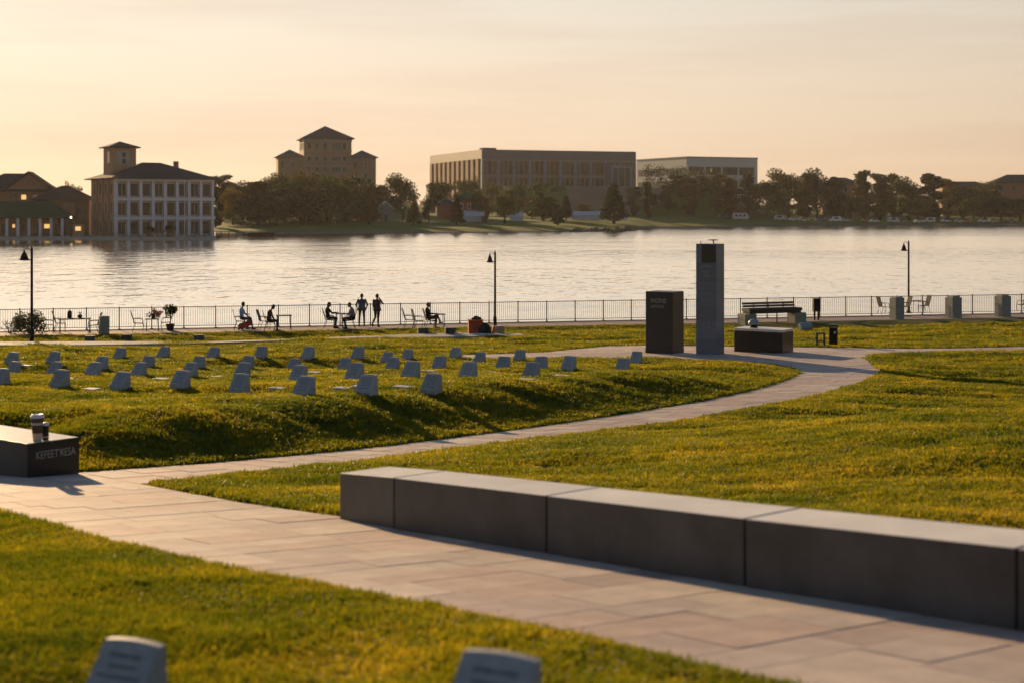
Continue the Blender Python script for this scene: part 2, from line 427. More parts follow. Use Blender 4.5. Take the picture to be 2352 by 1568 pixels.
# ------------------------------------------------------------------ mesh helpers
class G:
    def __init__(self):
        self.v = []; self.f = []; self.m = []
    def add(self, vs, fs, mi=0):
        o = len(self.v)
        self.v.extend([tuple(p) for p in vs])
        for f in fs:
            self.f.append(tuple(i + o for i in f)); self.m.append(mi)
        return self
    def box(self, c, s, rz=0.0, mi=0, rot=None):
        hx, hy, hz = s[0] / 2, s[1] / 2, s[2] / 2
        M = rot if rot is not None else Matrix.Rotation(rz, 3, 'Z')
        vs = []
        for dz in (-hz, hz):
            for dx, dy in ((-hx, -hy), (hx, -hy), (hx, hy), (-hx, hy)):
                p = M @ Vector((dx, dy, dz))
                vs.append((c[0] + p.x, c[1] + p.y, c[2] + p.z))
        return self.add(vs, [(3, 2, 1, 0), (4, 5, 6, 7), (0, 1, 5, 4), (1, 2, 6, 5), (2, 3, 7, 6), (3, 0, 4, 7)], mi)
    def bbox(self, x0, x1, y0, y1, z0, z1, mi=0):
        return self.box(((x0 + x1) / 2, (y0 + y1) / 2, (z0 + z1) / 2), (x1 - x0, y1 - y0, z1 - z0), 0, mi)
    def bevbox(self, x0, x1, y0, y1, z0, z1, b=0.01, mi=0):
        """box with chamfered upper and vertical edges"""
        rings = []
        for z, k in ((z0, 0), (z1 - b, 0), (z1, b)):
            a0, a1, c0, c1 = x0 + k, x1 - k, y0 + k, y1 - k
            rings.append([(a0 + b, c0, z), (a1 - b, c0, z), (a1, c0 + b, z), (a1, c1 - b, z), (a1 - b, c1, z), (a0 + b, c1, z), (a0, c1 - b, z), (a0, c0 + b, z)])
        vs = [p for r in rings for p in r]
        fs = [tuple(reversed(range(8))), tuple(range(16, 24))]
        for k in range(2):
            for i in range(8):
                j = (i + 1) % 8
                fs.append((k * 8 + i, k * 8 + j, k * 8 + 8 + j, k * 8 + 8 + i))
        return self.add(vs, fs, mi)
    def tube(self, pts, r, n=8, mi=0, cap=True):
        pts = [Vector(p) for p in pts]
        rs = r if isinstance(r, (list, tuple)) else [r] * len(pts)
        vs = []
        up = None
        for i, p in enumerate(pts):
            t = (pts[min(i + 1, len(pts) - 1)] - pts[max(i - 1, 0)]).normalized()
            if up is None:
                up = Vector((0, 0, 1)) if abs(t.z) < 0.9 else Vector((1, 0, 0))
            a = t.cross(up).normalized(); bb = a.cross(t).normalized(); up = bb
            for k in range(n):
                an = 2 * math.pi * k / n
                q = p + (a * math.cos(an) + bb * math.sin(an)) * rs[i]
                vs.append(q)
        fs = []
        for i in range(len(pts) - 1):
            for k in range(n):
                k2 = (k + 1) % n
                fs.append((i * n + k, i * n + k2, (i + 1) * n + k2, (i + 1) * n + k))
        if cap:
            fs.append(tuple(reversed(range(n)))); fs.append(tuple(range((len(pts) - 1) * n, len(pts) * n)))
        return self.add(vs, fs, mi)
    def lathe(self, prof, n=16, c=(0, 0, 0), mi=0):
        vs = []
        for r, z in prof:
            for k in range(n):
                a = 2 * math.pi * k / n
                vs.append((c[0] + r * math.cos(a), c[1] + r * math.sin(a), c[2] + z))
        fs = []
        for i in range(len(prof) - 1):
            for k in range(n):
                k2 = (k + 1) % n
                fs.append((i * n + k, i * n + k2, (i + 1) * n + k2, (i + 1) * n + k))
        fs.append(tuple(reversed(range(n)))); fs.append(tuple(range((len(prof) - 1) * n, len(prof) * n)))
        return self.add(vs, fs, mi)
    def extr(self, poly, y0, y1, mi=0, plane='xz', taper=None):
        """extrude a 2d polygon (x, z) along y"""
        n = len(poly)
        if plane == 'xz':
            vs = [(p[0], y0, p[1]) for p in poly] + [(p[0], y1, p[1]) for p in poly]
        elif plane == 'yz':
            vs = [(y0, p[0], p[1]) for p in poly] + [(y1, p[0], p[1]) for p in poly]
        else:
            vs = [(p[0], p[1], y0) for p in poly] + [(p[0], p[1], y1) for p in poly]
        fs = [tuple(range(n)), tuple(reversed(range(n, 2 * n)))]
        for i in range(n):
            j = (i + 1) % n
            fs.append((i, i + n, j + n, j))
        return self.add(vs, fs, mi)
    def mesh(self, name, mats, smooth=False):
        me = bpy.data.meshes.new(name)
        me.from_pydata(self.v, [], self.f)
        for m in (mats if isinstance(mats, (list, tuple)) else [mats]):
            me.materials.append(MATS[m] if isinstance(m, str) else m)
        me.polygons.foreach_set('material_index', self.m)
        bm = bmesh.new(); bm.from_mesh(me)
        bmesh.ops.recalc_face_normals(bm, faces=bm.faces)
        bm.to_mesh(me); bm.free()
        if smooth:
            me.polygons.foreach_set('use_smooth', [True] * len(me.polygons))
        return me
    def build(self, name, mats, parent=None, smooth=False, loc=None, rz=None):
        return obj(name, self.mesh(name, mats, smooth), parent, loc, rz)

def obj(name, me, parent=None, loc=None, rz=None):
    o = bpy.data.objects.new(name, me)
    COL.objects.link(o)
    if parent is not None:
        o.parent = parent
    if loc is not None:
        o.location = loc
    if rz is not None:
        o.rotation_euler = (0, 0, rz)
    return o

def tag(o, label, cat, group=None):
    o['label'] = label; o['category'] = cat
    if group:
        o['group'] = group
    return o

def thing(name, label, cat, loc=(0, 0, 0), rz=0.0, group=None):
    o = bpy.data.objects.new(name, None)
    o.empty_display_size = 0.2
    COL.objects.link(o)
    o.location = loc; o.rotation_euler = (0, 0, rz)
    return tag(o, label, cat, group)

def copy_tree(o, loc, rz, label, group=None, scale=None):
    def rec(src, par):
        c = src.copy(); COL.objects.link(c)
        if par is not None:
            c.parent = par
        for ch in list(src.children):
            rec(ch, c)
        return c
    r = rec(o, None)
    r.location = loc; r.rotation_euler = (0, 0, rz)
    if scale:
        r.scale = scale
    r['label'] = label
    if group:
        r['group'] = group
    return r

def structure(o):
    o['kind'] = 'structure'
    return o

ORD = ['first', 'second', 'third', 'fourth', 'fifth', 'sixth', 'seventh', 'eighth', 'ninth', 'tenth', 'eleventh', 'twelfth',
       'thirteenth', 'fourteenth', 'fifteenth', 'sixteenth', 'seventeenth', 'eighteenth', 'nineteenth', 'twentieth']

# ------------------------------------------------------------------ terrain functions
def sstep(a, b, x):
    t = np.clip((np.asarray(x, float) - a) / (b - a), 0, 1)
    return t * t * (3 - 2 * t)

_hd = np.array([-40, 0, 5, 8.5, 15, 18.2, 24.4, 29.5, 35.5, 40, 45, 49, 52, 60, 66, 73, 76, 300.0])
_hv = np.array([1.6, 1.8, 2.15, 2.5, 3.2, 3.5, 4.08, 4.43, 4.73, 4.92, 5.08, 5.17, 5.25, 5.75, 6.08, 6.2, 6.2, 6.2])
_tt = np.arange(-40, 120, 0.25)
_hh = np.interp(_tt, _hd, _hv)
_k = np.exp(-0.5 * (np.arange(-12, 13) / 5.0) ** 2); _k /= _k.sum()
_hs = np.convolve(np.pad(_hh, 12, mode='edge'), _k, mode='valid')
PSL = 0.228           # the promenade runs back to the right
PT0, PT1 = 74.9, 77.9 # promenade strip in t
def tcoord(x, y):
    return y - PSL * x * sstep(30, 65, y)
def base_z(x, y):
    return CAMZ - np.interp(tcoord(x, y), _tt, _hs)

def ray_pt(px, py, d):
    return Vector(((px - CX) / F * d, d, CAMZ - (py - HY) / F * d))

_ds = np.concatenate([np.arange(3, 20, 0.01), np.arange(20, 110, 0.03)])
def hit(px, py, fn):
    xs = (px - CX) / F * _ds
    zs = CAMZ - (py - HY) / F * _ds
    g = fn(xs, _ds)
    i = int(np.argmax(zs <= g))
    if zs[i] > g[i]:
        i = len(_ds) - 1
    return Vector((xs[i], _ds[i], g[i]))
def bhit(px, py):
    return hit(px, py, base_z)
def zhit(px, py, z=0.0):
    d = (CAMZ - z) * F / (py - HY)
    return Vector(((px - CX) / F * d, d, z))

# path outlines: pixel corners laid on the ground
WALK_PX_L = [(-260, 1118), (0, 1173), (150, 1212), (300, 1250), (500, 1297), (700, 1337), (900, 1371), (1100, 1410), (1300, 1452), (1500, 1498), (1800, 1568), (2200, 1668)]
walk_poly = [bhit(*p).xy for p in WALK_PX_L]
wall_a = bhit(780, 1190); wall_b = bhit(2335, 1447)
wdir = Vector((wall_b.x - wall_a.x, wall_b.y - wall_a.y)).normalized()
walk_r = [bhit(-260, 1050).xy, bhit(-60, 1075).xy, bhit(182, 1084).xy, bhit(320, 1110).xy, bhit(550, 1152).xy, wall_a.xy + Vector((0.1, 0.06)),
          wall_b.xy + wdir * 3.0 + Vector((0.1, 0.06))]
walk_poly = walk_poly + list(reversed(walk_r))

DP_FAR = [(182, 1084), (400, 1069), (600, 1052), (800, 1033), (1000, 1010), (1200, 984), (1400, 955), (1600, 923), (1740, 893), (1815, 870), (1845, 853), (1815, 845)]
DP_NEAR = [(320, 1110), (480, 1096), (640, 1081), (850, 1057), (1080, 1026), (1300, 1000), (1530, 971), (1720, 938), (1880, 908), (1975, 880), (2025, 852), (2000, 832)]
dp_far = [bhit(*p).xy for p in DP_FAR]
dp_near = [bhit(*p).xy for p in DP_NEAR]
PLAZA_PX = [(1815, 845), (1760, 839), (1700, 835), (1600, 830), (1480, 825), (1330, 822), (1130, 824), (1060, 823), (1060, 814), (1150, 812), (1255, 808), (1330, 800), (1390, 795), (1500, 793),
            (1700, 796), (1900, 798), (2060, 800), (2200, 799), (2440, 794), (2440, 803.5), (2200, 808), (2060, 810), (2005, 815), (1985, 821), (2000, 832)]
plaza_poly = [bhit(*p).xy for p in PLAZA_PX]
dpath_poly = dp_far + list(reversed(dp_near))

def prom_xy(x, t):
    return Vector((x, t + PSL * x))
PROM_POLY = [Vector((-70, PT0 + PSL * -70)), Vector((75, PT0 + PSL * 75)), Vector((75, PT1 + PSL * 75)), Vector((-70, PT1 + PSL * -70))]

def seg_dist(px, py, poly, closed=True):
    d = np.full(np.shape(px), 1e9)
    n = len(poly)
    for i in range(n if closed else n - 1):
        a, b2 = poly[i], poly[(i + 1) % n]
        vx, vy = b2[0] - a[0], b2[1] - a[1]
        L = vx * vx + vy * vy + 1e-12
        t = np.clip(((px - a[0]) * vx + (py - a[1]) * vy) / L, 0, 1)
        dd = (px - a[0] - t * vx) ** 2 + (py - a[1] - t * vy) ** 2
        d = np.minimum(d, dd)
    return np.sqrt(d)
def inside(px, py, poly):
    c = np.zeros(np.shape(px), bool)
    n = len(poly)
    for i in range(n):
        a, b2 = poly[i], poly[(i + 1) % n]
        cond = (a[1] > py) != (b2[1] > py)
        xi = (b2[0] - a[0]) * (py - a[1]) / (b2[1] - a[1] + 1e-12) + a[0]
        c ^= cond & (px < xi)
    return c
def sdist(px, py, poly):
    d = seg_dist(px, py, poly)
    return np.where(inside(px, py, poly), -d, d)

_perm = np.random.default_rng(3).random((64, 64))
def vnoise(x, y, s):
    x = np.asarray(x) / s; y = np.asarray(y) / s
    xi = np.floor(x).astype(int); yi = np.floor(y).astype(int)
    fx = x - xi; fy = y - yi
    fx = fx * fx * (3 - 2 * fx); fy = fy * fy * (3 - 2 * fy)
    P = lambda i, j: _perm[i % 64, j % 64]
    return (P(xi, yi) * (1 - fx) * (1 - fy) + P(xi + 1, yi) * fx * (1 - fy) + P(xi, yi + 1) * (1 - fx) * fy + P(xi + 1, yi + 1) * fx * fy) * 2 - 1

# raised lawn that carries the grave markers
back_l = bhit(-420, 815)
plat_poly = dp_far + [p for p in plaza_poly[1:8]] + [Vector((-6.5, 47.0)), Vector((-16, 43.5)), Vector((-34, 39.0)), Vector((-34, 14.0)), bhit(-260, 1050).xy, bhit(-60, 1075).xy]
PATHS = [walk_poly, dpath_poly, plaza_poly]
def path_dist(x, y):
    d = np.minimum.reduce([sdist(x, y, p) for p in PATHS])
    return np.minimum(d, np.abs(tcoord(x, y) - (PT0 + PT1) / 2) - (PT1 - PT0) / 2)
def lawn_z(x, y):
    x = np.asarray(x, float); y = np.asarray(y, float)
    d = path_dist(x, y)
    z = base_z(x, y) + (-0.07 + 0.085 * sstep(0.0, 0.10, d))
    ps = -sdist(x, y, plat_poly)
    h = 0.65 * sstep(-0.1, 2.9, ps) * (0.8 + 0.2 * sstep(-8, -2, x)) * (1 - 0.92 * sstep(31, 46, y))
    z = z + np.where(ps > -0.1, h, 0)
    # mound of the right lawn
    q = ((x - 7.6) / 6.0) ** 2 + ((y - 21.0) / 6.5) ** 2
    z = z + 0.66 * np.exp(-q * 1.3) * sstep(0.1, 3.0, d)
    q2 = ((x - 21) / 8.0) ** 2 + ((y - 68.0) / 5.0) ** 2
    z = z + 0.22 * np.exp(-q2 * 1.5) * sstep(0.1, 3.0, d)
    z = z - 0.13 * np.exp(-(((x + 1.8) / 1.6) ** 2 + ((y - 6.6) / 1.5) ** 2)) * sstep(0.1, 1.5, d)
    amp = sstep(0.15, 1.6, d) * (0.55 + 0.45 * sstep(8, 24, y))
    z = z + amp * (0.10 * vnoise(x * 0.45 + y * 0.2, y, 3.1) + 0.075 * vnoise(x * 0.40 + 40, y * 1.2 + x * 0.22, 1.3) + 0.030 * vnoise(x * 0.55 + 9, y + 17 + x * 0.2, 0.5))
    return z
def lhit(px, py):
    return hit(px, py, lawn_z)

# ------------------------------------------------------------------ lawn terrain
def grid_mesh(name, X, Y, Z, mats, smooth=True):
    nr, nc = X.shape
    me = bpy.data.meshes.new(name)
    v = np.stack([X, Y, Z], -1).reshape(-1, 3)
    idx = np.arange(nr * nc).reshape(nr, nc)
    q = np.stack([idx[:-1, :-1], idx[:-1, 1:], idx[1:, 1:], idx[1:, :-1]], -1).reshape(-1, 4)
    me.vertices.add(len(v)); me.vertices.foreach_set('co', v.ravel())
    me.loops.add(q.size); me.loops.foreach_set('vertex_index', q.ravel().astype(np.int32))
    me.polygons.add(len(q))
    me.polygons.foreach_set('loop_start', np.arange(0, q.size, 4, dtype=np.int32))
    me.polygons.foreach_set('use_smooth', np.ones(len(q), bool))
    me.update(calc_edges=True); me.validate()
    for m_ in mats:
        me.materials.append(MATS[m_])
    return me

ts = np.concatenate([np.arange(-14, 4, 0.6), np.arange(4, 30, 0.12), np.arange(30, 77.7, 0.25)])
us = np.linspace(-1, 1, 400)
T, U = np.meshgrid(ts, us, indexing='ij')
Xg = U * (0.50 * np.maximum(T, 2) + 13)
Yg = T + PSL * Xg * sstep(30, 65, T)
Zg = np.zeros_like(Xg)
for i in range(0, len(ts), 40):
    Zg[i:i + 40] = lawn_z(Xg[i:i + 40], Yg[i:i + 40])
lawn = structure(obj('lawn', grid_mesh('lawn', Xg, Yg, Zg, ['lawn_soil'])))

# ------------------------------------------------------------------ paving
def slab_from_poly(parent, pts, gap, th=0.05, lift=0.0, mats=SLABS):
    c = sum((Vector(p) for p in pts), Vector((0, 0))) / len(pts)
    n = len(pts)
    # shrink by the joint width
    top = []
    for i in range(n):
        p0, p1, p2 = Vector(pts[i - 1]), Vector(pts[i]), Vector(pts[(i + 1) % n])
        e1 = (p1 - p0); e2 = (p2 - p1)
        if e1.length < 1e-4 or e2.length < 1e-4:
            top.append(p1 + (c - p1) * 0.02); continue
        e1.normalize(); e2.normalize()
        n1 = Vector((-e1.y, e1.x)); n2 = Vector((-e2.y, e2.x))
        bs = (n1 + n2)
        if bs.length < 0.2:
            top.append(p1 + (c - p1).normalized() * gap); continue
        bs.normalize()
        k = gap / max(0.45, bs.dot(n1))
        top.append(p1 + bs * k)
    zs = [float(base_z(p.x, p.y)) + lift for p in top]
    vs, fs = [], []
    ch = 0.004
    for p, z in zip(top, zs):
        vs.append((p.x, p.y, z - th))
    for p, z in zip(top, zs):
        vs.append((p.x, p.y, z - ch))
    for p, z in zip(top, zs):
        q = p + (c - p).normalized() * ch
        vs.append((q.x, q.y, z))
    for k in range(2):
        for i in range(n):
            j = (i + 1) % n
            fs.append((k * n + i, k * n + j, k * n + n + j, k * n + n + i))
    fs.append(tuple(range(2 * n, 3 * n)))
    me = bpy.data.meshes.new('paving_slab')
    o3 = Vector((c.x, c.y, float(base_z(c.x, c.y))))
    me.from_pydata([(v[0] - o3.x, v[1] - o3.y, v[2] - o3.z) for v in vs], [], fs)
    me.materials.append(random.choice(mats))
    return obj('paving_slab', me, parent, o3)

def bed_mesh(name, polys, dz=-0.016):
    me = bpy.data.meshes.new(name)
    vs, fs = [], []
    for poly in polys:
        o = len(vs)
        for p in poly:
            vs.append((p[0], p[1], float(base_z(p[0], p[1])) + dz))
        fs.append(tuple(range(o, o + len(poly))))
    me.from_pydata(vs, [], fs)
    me.materials.append(MATS['grout'])
    return structure(obj(name, me))

def area2(p):
    return 0.5 * sum(p[i - 1][0] * p[i][1] - p[i][0] * p[i - 1][1] for i in range(len(p)))

def cells_by_cuts(poly, rdir, rows, lens):
    """cut an outline into rows and each row into slabs"""
    bm = bmesh.new()
    if area2(poly) < 0:
        poly = list(reversed(poly))
    bm.faces.new([bm.verts.new((p[0], p[1], 0)) for p in poly])
    bmesh.ops.triangulate(bm, faces=bm.faces[:])
    bmesh.ops.join_triangles(bm, faces=bm.faces[:], angle_face_threshold=3.2, angle_shape_threshold=3.2)
    def cut(co, no, faces):
        geom = list(faces) + list({e for f in faces for e in f.edges}) + list({v for f in faces for v in f.verts})
        bmesh.ops.bisect_plane(bm, geom=geom, plane_co=co, plane_no=no, dist=1e-5)
    r3 = Vector((rdir.x, rdir.y, 0)); p3 = Vector((-rdir.y, rdir.x, 0))
    s = [v.co.dot(r3) for v in bm.verts]
    a, b2 = min(s), max(s)
    edges = []
    x = a
    while x < b2:
        x += random.uniform(*rows)
        edges.append(x)
        cut(r3 * x, r3, bm.faces[:])
    edges = [a - 1] + edges + [b2 + 1]
    for i in range(len(edges) - 1):
        fs = [f for f in bm.faces if edges[i] < f.calc_center_median().dot(r3) < edges[i + 1]]
        if not fs:
            continue
        q = [v.co.dot(p3) for f in fs for v in f.verts]
        y = min(q) + random.uniform(0.3, lens[1])
        while y < max(q):
            fs = [f for f in bm.faces if edges[i] < f.calc_center_median().dot(r3) < edges[i + 1]]
            cut(p3 * y, p3, fs)
            y += random.uniform(*lens)
    # join the pieces of one cell that the triangulation left apart
    bm.faces.ensure_lookup_table()
    out = []
    for f in bm.faces:
        out.append([(v.co.x, v.co.y) for v in f.verts])
    bm.free()
    return out

def ccw(p):
    return p if area2(p) > 0 else list(reversed(p))

def clip_half(poly, n, k):
    """keep the part of poly where n.p <= k"""
    out = []
    for i in range(len(poly)):
        a, b2 = poly[i], poly[(i + 1) % len(poly)]
        da = a[0] * n[0] + a[1] * n[1] - k; db = b2[0] * n[0] + b2[1] * n[1] - k
        if da <= 0:
            out.append(a)
        if (da < 0 < db) or (db < 0 < da):
            t = da / (da - db)
            out.append((a[0] + (b2[0] - a[0]) * t, a[1] + (b2[1] - a[1]) * t))
    return out

def cells_simple(poly, rdir, rows, lens):
    """rows and slabs cut from a (row-wise convex) outline by half-plane clips"""
    poly = [(p[0], p[1]) for p in poly]
    r = (rdir.x, rdir.y); q = (-rdir.y, rdir.x)
    s = [p[0] * r[0] + p[1] * r[1] for p in poly]
    x = min(s); out = []
    while x < max(s):
        w = random.uniform(*rows)
        row = clip_half(clip_half(poly, (-r[0], -r[1]), -x), r, x + w)
        if len(row) > 2:
            t = [p[0] * q[0] + p[1] * q[1] for p in row]
            y = min(t) - random.uniform(0, lens[0] * 0.8)
            while y < max(t):
                l = random.uniform(*lens)
                c = clip_half(clip_half(row, (-q[0], -q[1]), -y), q, y + l)
                cc = []
                for p in c:
                    if not cc or (abs(p[0] - cc[-1][0]) + abs(p[1] - cc[-1][1])) > 0.01:
                        cc.append(p)
                if len(cc) > 2 and abs(area2(cc)) > 0.012:
                    out.append(ccw(cc))
                y += l
        x += w
    return out

cells = cells_simple(walk_poly, wdir, (0.36, 0.60), (0.7, 1.5))
main_walk = bed_mesh('main_walk', cells)
for c in cells:
    slab_from_poly(main_walk, c, 0.0022, lift=random.uniform(-0.0025, 0.0025))

def resample(poly, n):
    p = np.array([(q[0], q[1]) for q in poly])
    d = np.concatenate([[0], np.cumsum(np.hypot(*np.diff(p, axis=0).T))])
    t = np.linspace(0, d[-1], n)
    # smooth Catmull-like resample by dense linear + blur
    xs = np.interp(t, d, p[:, 0]); ys = np.interp(t, d, p[:, 1])
    return np.stack([xs, ys], -1)
nst = 52
ea, eb = resample(dp_far, nst), resample(dp_near, nst)
cells = []
for i in range(nst - 1):
    ks = [0.0, random.uniform(0.28, 0.42), random.uniform(0.6, 0.74), 1.0] if i % 2 else [0.0, random.uniform(0.42, 0.58), 1.0]
    for a, b2 in zip(ks[:-1], ks[1:]):
        quad = [ea[i] + (eb[i] - ea[i]) * a, ea[i] + (eb[i] - ea[i]) * b2, ea[i + 1] + (eb[i + 1] - ea[i + 1]) * b2, ea[i + 1] + (eb[i + 1] - ea[i + 1]) * a]
        cells.append(ccw([tuple(p) for p in quad]))
curved_path = bed_mesh('curved_path', cells)
for c in cells:
    slab_from_poly(curved_path, c, 0.005, lift=random.uniform(-0.003, 0.003))
pyaw = R(10)
cells = cells_simple(plaza_poly, Vector((-math.sin(pyaw), math.cos(pyaw))), (0.85, 1.15), (1.1, 1.7))
plaza = bed_mesh('plaza_paving', cells)
for c in cells:
    slab_from_poly(plaza, c, 0.006, lift=random.uniform(-0.003, 0.003))

# promenade, its kerb and the lake wall
g = G()
def prom_strip(g, t0, t1, z0, z1, x0=-70, x1=75, n=1, mi=0):
    a = [prom_xy(x0, t0), prom_xy(x1, t0), prom_xy(x1, t1), prom_xy(x0, t1)]
    vs = [(p.x, p.y, z0) for p in a] + [(p.x, p.y, z1) for p in a]
    g.add(vs, [(3, 2, 1, 0), (4, 5, 6, 7), (0, 1, 5, 4), (1, 2, 6, 5), (2, 3, 7, 6), (3, 0, 4, 7)], mi)
prom_strip(g, PT0 + 0.14, PT1 - 0.3, -0.3, 0.02)
prom = structure(g.build('promenade', ['promenade_brick']))
g = G(); prom_strip(g, PT0, PT0 + 0.137, -0.3, 0.035)
structure(g.build('kerb', ['concrete']))
g = G(); prom_strip(g, PT1 - 0.297, PT1 + 0.1, -2.5, 0.06)
structure(g.build('lake_wall', ['concrete']))

# narrow pale footpath across the far lawn
pts = [(-200, 804), (0, 798), (200, 793), (500, 787), (800, 781), (1010, 777.5), (1200, 774.5)]
g = G()
ca = [bhit(px, py) for px, py in pts]
lo, hi = [], []
for i, p in enumerate(ca):
    a = ca[max(0, i - 1)]; b2 = ca[min(len(ca) - 1, i + 1)]
    d = Vector((b2.x - a.x, b2.y - a.y)).normalized(); nrm = Vector((-d.y, d.x))
    for s, l in ((-0.75, lo), (0.75, hi)):
        q = p.xy + nrm * s
        l.append((q.x, q.y, float(lawn_z(q.x, q.y)) + 0.10))
vs = lo + hi; n = len(lo)
vs = vs + [(v[0], v[1], v[2] - 0.3) for v in vs]
fs = []
for i in range(n - 1):
    fs += [(i, i + 1, n + i + 1, n + i), (i, 2 * n + i, 2 * n + i + 1, i + 1), (n + i, n + i + 1, 3 * n + i + 1, 3 * n + i)]
fs += [(0, n, 3 * n, 2 * n), (n - 1, 3 * n - 1, 4 * n - 1, 2 * n - 1)]
g.add(vs, fs)
footpath = structure(g.build('footpath', ['concrete']))

# ------------------------------------------------------------------ lake and far shore
WZ = -0.65
g = G()
g.add([(-1500, 20, WZ), (1500, 20, WZ), (1500, 900, WZ), (-1500, 900, WZ)], [(0, 1, 2, 3)])
lake = structure(g.build('lake_water', ['lake_water']))

_sx = np.array([-3000, -400, 490, 640, 1000, 1300, 1455, 1500, 1700, 2000, 2352, 2900, 5000])
_sy = np.array([538, 538, 539, 539, 537, 534, 531, 526, 521.8, 519.8, 519, 519, 519])
def shore_d(px):
    return (CAMZ - WZ) * F / (np.interp(px, _sx, _sy) - HY)
def far_z(px, d):
    px = np.asarray(px, float); d = np.asarray(d, float)
    u = d - shore_d(px)
    z = np.interp(u, [-5, 0, 3, 12, 60, 150, 300, 900], [-2.2, -0.8, -0.25, 0.35, 1.9, 3.6, 6.0, 9.0])
    win = sstep(980, 1180, px) * (1 - sstep(1600, 1800, px))
    z = z + win * 12.5 * sstep(625, 672, d)
    z = z + sstep(560, 680, px) * (1 - sstep(900, 1000, px)) * 6 * sstep(520, 620, d)
    return z
pxs = np.linspace(-2600, 5000, 420)
uu = np.concatenate([np.arange(-5, 30, 1.5), np.arange(30, 330, 5), np.arange(330, 2600, 120)])
PU, UU = np.meshgrid(pxs, uu)
DD = shore_d(PU) + UU
XX = (PU - CX) / F * DD
ZZ = far_z(PU, DD)
fs_me = grid_mesh('far_shore', XX, DD, ZZ, ['far_lawn', 'earth', 'rock'])
mi = np.zeros(len(fs_me.polygons), np.int32)
nr, nc = XX.shape
pc = PU[:-1, :-1].ravel(); dc = DD[:-1, :-1].ravel(); uc = UU[:-1, :-1].ravel()
wob = 22 * vnoise(dc, dc * 0 + 3, 9.0)
mi[(pc > 1286 + wob) & (pc < 1505 + wob) & (dc > 617) & (dc < 668)] = 1
mi[uc < 2.6] = 2
fs_me.polygons.foreach_set('material_index', mi)
far_shore = structure(obj('far_shore', fs_me))
def fpt(px, d):
    return Vector(((px - CX) / F * d, d, float(far_z(px, d))))
def topz(py, d):
    return CAMZ - (py - HY) / F * d

# stone terrace of the lakeside buildings
g = G()
def pxd(px, d, z):
    return ((px - CX) / F * d, d, z)
a = [pxd(-900, 318, 0), pxd(488, 318, 0), pxd(496, 326, 0), pxd(496, 440, 0), pxd(-900, 440, 0)]
vs = [(p[0], p[1], -2.0) for p in a] + [(p[0], p[1], -0.02) for p in a]
g.add(vs, [tuple(range(5, 10)), (0, 1, 6, 5), (1, 2, 7, 6), (2, 3, 8, 7), (3, 4, 9, 8), (4, 0, 5, 9)])
structure(g.build('lakeside_terrace', ['stone_pale']))

# ------------------------------------------------------------------ grass blades
def clump(seed, n=16, rad=0.055, h=(0.018, 0.043), w=0.0034):
    r = random.Random(seed)
    g = G()
    for _ in range(n):
        a = r.uniform(0, 6.283); q = rad * math.sqrt(r.random())
        bx, by = q * math.cos(a), q * math.sin(a)
        hh = r.uniform(*h); ln = r.uniform(0.1, 0.75) * hh
        la = r.uniform(0, 6.283); wa = r.uniform(0, 6.283)
        wx, wy = math.cos(wa) * w, math.sin(wa) * w
        lx, ly = math.cos(la) * ln, math.sin(la) * ln
        m1 = (bx + lx * 0.35, by + ly * 0.35, hh * 0.6)
        g.add([(bx - wx, by - wy, -0.012), (bx + wx, by + wy, -0.012), (m1[0] + wx * 0.8, m1[1] + wy * 0.8, m1[2]), (m1[0] - wx * 0.8, m1[1] - wy * 0.8, m1[2]),
               (bx + lx, by + ly, hh)], [(0, 1, 2, 3), (3, 2, 4)])
    me = bpy.data.meshes.new('grass_tuft')
    me.from_pydata(g.v, [], g.f)
    me.materials.append(MATS['grass_blade'])
    return me
tufts = bpy.data.collections.new('grass_tufts')
for k in range(6):
    o = bpy.data.objects.new('grass_tuft', clump(k, n=15 + k % 3))
    tufts.objects.link(o)
gp, gs, gr, gi = [], [], [], []
d0 = 4.0
while d0 < 76:
    st = 1.0 if d0 < 30 else 2.0
    dm = d0 + st / 2
    nd = 1000.0 if dm < 10 else 1000.0 * (10 / dm) ** 1.30
    half = 0.40 * (d0 + st) + 1.0
    n = int(nd * st * 2 * half)
    y = rng.uniform(d0, d0 + st, n)
    x = rng.uniform(-half, half, n)
    t = tcoord(x, y)
    dd = path_dist(x, y)
    clumpy = vnoise(x * 1.0 + 5, y, 0.22) * 0.35 + vnoise(x, y + 33, 0.9) * 0.25
    keep = (dd > -0.012) & (t < PT0 - 0.02) & (rng.random(n) < 0.85 + clumpy * 0.7)
    x, y = x[keep], y[keep]
    if len(x):
        z = lawn_z(x, y)
        k = math.sqrt(1000.0 / nd)
        hvar = 1.0 + 0.45 * vnoise(x + 3, y + 8, 0.7) + 0.25 * vnoise(x + 31, y + 2, 0.25)
        gp.append(np.stack([x, y, z], -1))
        sv = np.stack([np.full(len(x), k), np.full(len(x), k), (k ** 0.42) * np.clip(hvar, 0.45, 1.7)], -1) * rng.uniform(0.8, 1.2, (len(x), 1))
        gs.append(sv)
        gr.append(np.stack([rng.normal(0, 0.12, len(x)), rng.normal(0, 0.12, len(x)), rng.uniform(0, 6.283, len(x))], -1))
        gi.append(rng.integers(0, 6, len(x)))
    d0 += st
gp = np.concatenate(gp); gs = np.concatenate(gs); gr = np.concatenate(gr); gi = np.concatenate(gi)
print('grass tufts', len(gp))
gm = bpy.data.meshes.new('grass')
gm.vertices.add(len(gp)); gm.vertices.foreach_set('co', gp.ravel())
at = gm.attributes.new('tuft_scale', 'FLOAT_VECTOR', 'POINT'); at.data.foreach_set('vector', gs.astype(np.float32).ravel())
at = gm.attributes.new('tuft_rot', 'FLOAT_VECTOR', 'POINT'); at.data.foreach_set('vector', gr.astype(np.float32).ravel())
